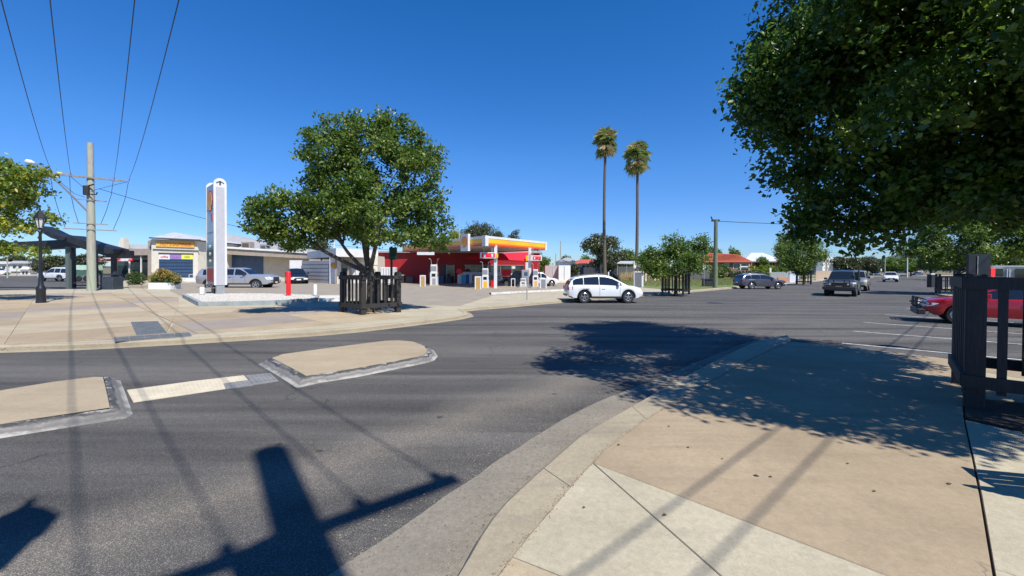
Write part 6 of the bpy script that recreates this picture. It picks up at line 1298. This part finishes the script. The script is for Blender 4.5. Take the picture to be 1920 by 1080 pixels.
for lab, x0, x1, yt, yb, yy in [('white two storey building far down the street',1542,1562,482,512,130),('pale block of flats beyond the far end of the street',1700,1730,497,512,170),('blue grey shed side beyond the avenue tree',1530,1541,480,515,112)]:
    tt, o = bld('far_building', lab, 'building', (x0+x1)/2, yb, yy); fbox('wall', M_WREN if 'white' in lab else (M_PINK if 'pale' in lab else mat('blue_grey_shed', (.2,.24,.28))), tt, x0, x1, yt, yb, yy, 10, o)
    for k in range(3): fbox('window', M_SGLASS, tt, x0+(x1-x0)*(.12+.3*k), x0+(x1-x0)*(.27+.3*k), yt+5, yt+10, yy-.06, .05, o)
for lab, x0, x1, yt, yb, yy, rm in [('low white house far off under the left shelter roof',-10,16,495,508,150,M_IRONW),('second white house far off left of the olive trees',18,48,494,509,140,M_IRON),('white walled building behind the lamp post',38,56,505,516,110,M_WREN)]:
    tt, o = bld('house', lab, 'house', (x0+x1)/2, yb, yy); fbox('wall', M_WREN, tt, x0, x1, yt, yb, yy, 8, o); roofhip(tt, ((x0-2,yt),(x1+2,yt)), ((x0+6,yt-5),(x1-6,yt-5)), yy-.6, 9, rm, o)
    for k in range(2): fbox('window', M_SGLASS, tt, x0+(x1-x0)*(.2+.35*k), x0+(x1-x0)*(.4+.35*k), yt+4, yt+9, yy-.08, .06, o)
tt, o = bld('verge', 'pale concrete verge along the far side of the left road', 'verge', 0, 516, 100); tt['kind'] = 'structure'
bpy.data.objects.remove(tt)
MB().prism(gp([(-900,530),(-200,519.5),(0,517.5),(118,517.5),(118,513),(-900,513)]), -.04, .1).build('verge', M_CON, kind='structure')
MB().prism([G(1625,518.5),G(1700,517.5),G(1760,516.5),(260,160),(90,160)], -.04, .12).build('verge', M_CON, kind='structure')
tt, o = bld('road_sign', 'small yellow and white sign on posts by the left verge', 'sign', 31, 516, 88); fbox('panel', mat('cream_yellow', (.65,.62,.35)), tt, 28.5, 34, 501.5, 505.5, 88, .1, o); fbox('post', M_STEEL, tt, 30.9, 31.5, 505.5, 517, 88, .08, o)
# figures of motorcycles and stalls seen through the shelter: a green trailer
tt, o = bld('trailer', 'small green and white trailer stand seen through the bus shelter', 'trailer', 155, 528, 58)
fbox('canvas', mat('mint', (.35,.6,.42), (.55,.72,.6), rough=.6, scale=2), tt, 143, 166, 497, 506, 58, 2, o); fbox('deck', mat('dark_green', (.03,.09,.06), (.08,.16,.12), scale=3), tt, 142, 167, 507, 517, 58, 2, o); fbox('rail', M_STEEL, tt, 141, 167, 517.5, 519.5, 57.8, .2, o)
for x in (147,160): q = AT(x, 524.5, 57.6); wb = MB(); wb.lathe([(.32,0),(.36,.04),(.36,.16),(.32,.2)], n=18, axis='y'); w_ = wb.build('wheel', M_RUB, tt); w_.location = (q[0]-o[0], q[1]-o[1], .33)
# vehicles and objects beyond the near guard
tt, o = bld('caravan', 'grey and white van body seen above the near black guard rail', 'van', 1895, 540, 30)
fbox('body', mat('van_grey', (.22,.25,.26), (.3,.33,.34), rough=.4, scale=1), tt, 1862, 1960, 498, 545, 30, 4.5, o, b=.08); fbox('window', M_GLASS, tt, 1866, 1886, 503.5, 518, 29.9, .08, o); fbox('window_frame', M_WREN, tt, 1866, 1886, 502, 503.3, 29.9, .09, o); fbox('door_frame', M_WREN, tt, 1892, 1893.5, 504, 540, 29.88, .1, o); fbox('door_frame', M_WREN, tt, 1896, 1897.5, 504, 540, 29.88, .1, o); fbox('side_window', M_GLASS, tt, 1905, 1920, 504, 520, 29.9, .08, o); fbox('chassis', M_DARK, tt, 1866, 1956, 545, 550, 30.3, 3.8, o)
for x in (1875,1935): q = AT(x, 548, 29.95); w_ = MB().lathe([(.3,0),(.36,.04),(.36,.2),(.3,.24)], n=20, axis='y').build('wheel', M_RUB, tt); w_.location = (q[0]-o[0], q[1]-o[1], .26)
tt.rotation_euler = (0, 0, radians(-40)); tt.scale = (.8, .6, 1)
tt, o = bld('red_marker', 'bright red marker panel left of the grey van above the guard rail', 'marker', 1862, 545, 28.5); fbox('panel', mat('bright_red', (.9,.03,.03)), tt, 1858, 1866, 503, 518.5, 28.5, .1, o); fbox('post', M_STEEL, tt, 1861, 1863, 518.5, 548, 28.5, .08, o)
for k, (x, yb) in enumerate([(1750,539)]):
    tt, o = bld('street_bin', 'dark bin with a white lid left of the guard behind the red car', 'bin', x, yb, 42); fbox('body', M_DARK, tt, 1746.5, 1753.5, 515, yb, 42, .5, o, b=.02); fbox('lid', M_WHITE, tt, 1746, 1754, 512.8, 515, 41.98, .52, o, b=.01)
tt, o = bld('sign_post', 'dark panel on a post rising just behind the left post of the near guard', 'sign post', 1836, 650, 9.5); fbox('panel', M_BLACK, tt, 1816, 1856, 476, 523, 9.5, .06, o); fbox('post', M_DARK, tt, 1832, 1840, 523, 660, 9.52, .07, o); fbox('edge_strip', M_STEEL, tt, 1832.5, 1833.6, 480, 520, 9.48, .015, o)
# grit washed into the near gutter and the kerb joint
def grit(name, n, seed, pts, r, m):
    rg = np.random.default_rng(seed); p = pts(rg, n); V0 = np.array([(1,0,0),(-.5,.87,0),(-.5,-.87,0),(0,0,1)]); R_ = r*(.4+rg.random((n,1,1))**2); a = rg.random(n)*6.28; c, s = np.cos(a)[:,None], np.sin(a)[:,None]
    V = V0[None]*R_; V = np.stack([V[:,:,0]*c-V[:,:,1]*s+p[:,0:1], V[:,:,0]*s+V[:,:,1]*c+p[:,1:2], V[:,:,2]*.7+p[:,2:3]], 2); T = (np.array([(0,1,3),(1,2,3),(2,0,3)])[None]+np.arange(n)[:,None,None]*4).reshape(-1, 3)
    me = rawmesh(name, V.reshape(-1, 3), T); me.materials.append(m); o = bpy.data.objects.new(name, me); link(o); o['kind'] = 'stuff'
A_a, B_a, C_a = np.array(A), np.array(Bk), np.array(Ck)
def gutp(rg, n): i = rg.integers(0, 59, n); f = rg.random(n)[:,None]; t = (1-rg.random(n)**2.0)[:,None]; a = A_a[i]*(1-f)+A_a[i+1]*f; b = B_a[i]*(1-f)+B_a[i+1]*f; q = a+(b-a)*(t*1.6-.7); return np.concatenate([q, np.full((n,1), .006)], 1)
grit('gravel', 9000, 3, gutp, .009, mat('grit', (.3,.26,.2), (.08,.07,.06), rough=.9, scale=30))
def joip(rg, n): i = rg.integers(0, 59, n); f = rg.random(n)[:,None]; q = C_a[i]*(1-f)+C_a[i+1]*f+rg.normal(0, .02, (n, 2)); return np.concatenate([q, np.full((n,1), .12)], 1)
grit('gravel', 1500, 4, joip, .007, mat('joint_grit', (.12,.09,.05), (.3,.24,.16), rough=.9, scale=30))
# ------------------------------------------------ bench beyond the right edge (its shadow falls into view)
bs = G(1850,903,.12); tt = thing('bench', 'slatted park bench whose shadow enters at the right edge', 'bench', (bs[0]+.2, bs[1]-.27, .12), radians(-14))
for k in range(5): boxo('seat_slat', M_BLACKW, tt, 0, 1.7, k*.095-.2, k*.095-.125, .42, .45)
for k in range(3): boxo('back_slat', M_BLACKW, tt, 0, 1.7, -.3-k*.02, -.27-k*.02, .55+k*.12, .63+k*.12)
for x in (.12,1.55):
    mb = MB(); mb.tube([(x,.2,0),(x,.2,.45),(x,.17,.62),(x,-.05,.68),(x,-.22,.63),(x,-.28,.45),(x,-.3,0)], .028, 8); mb.tube([(x,-.28,.4),(x,-.36,.9)], .028, 8); mb.build('leg_frame', M_BLACK, tt, smooth=60)
print('objects', len(bpy.data.objects), 'tris', sum(len(m.polygons) for m in bpy.data.meshes))
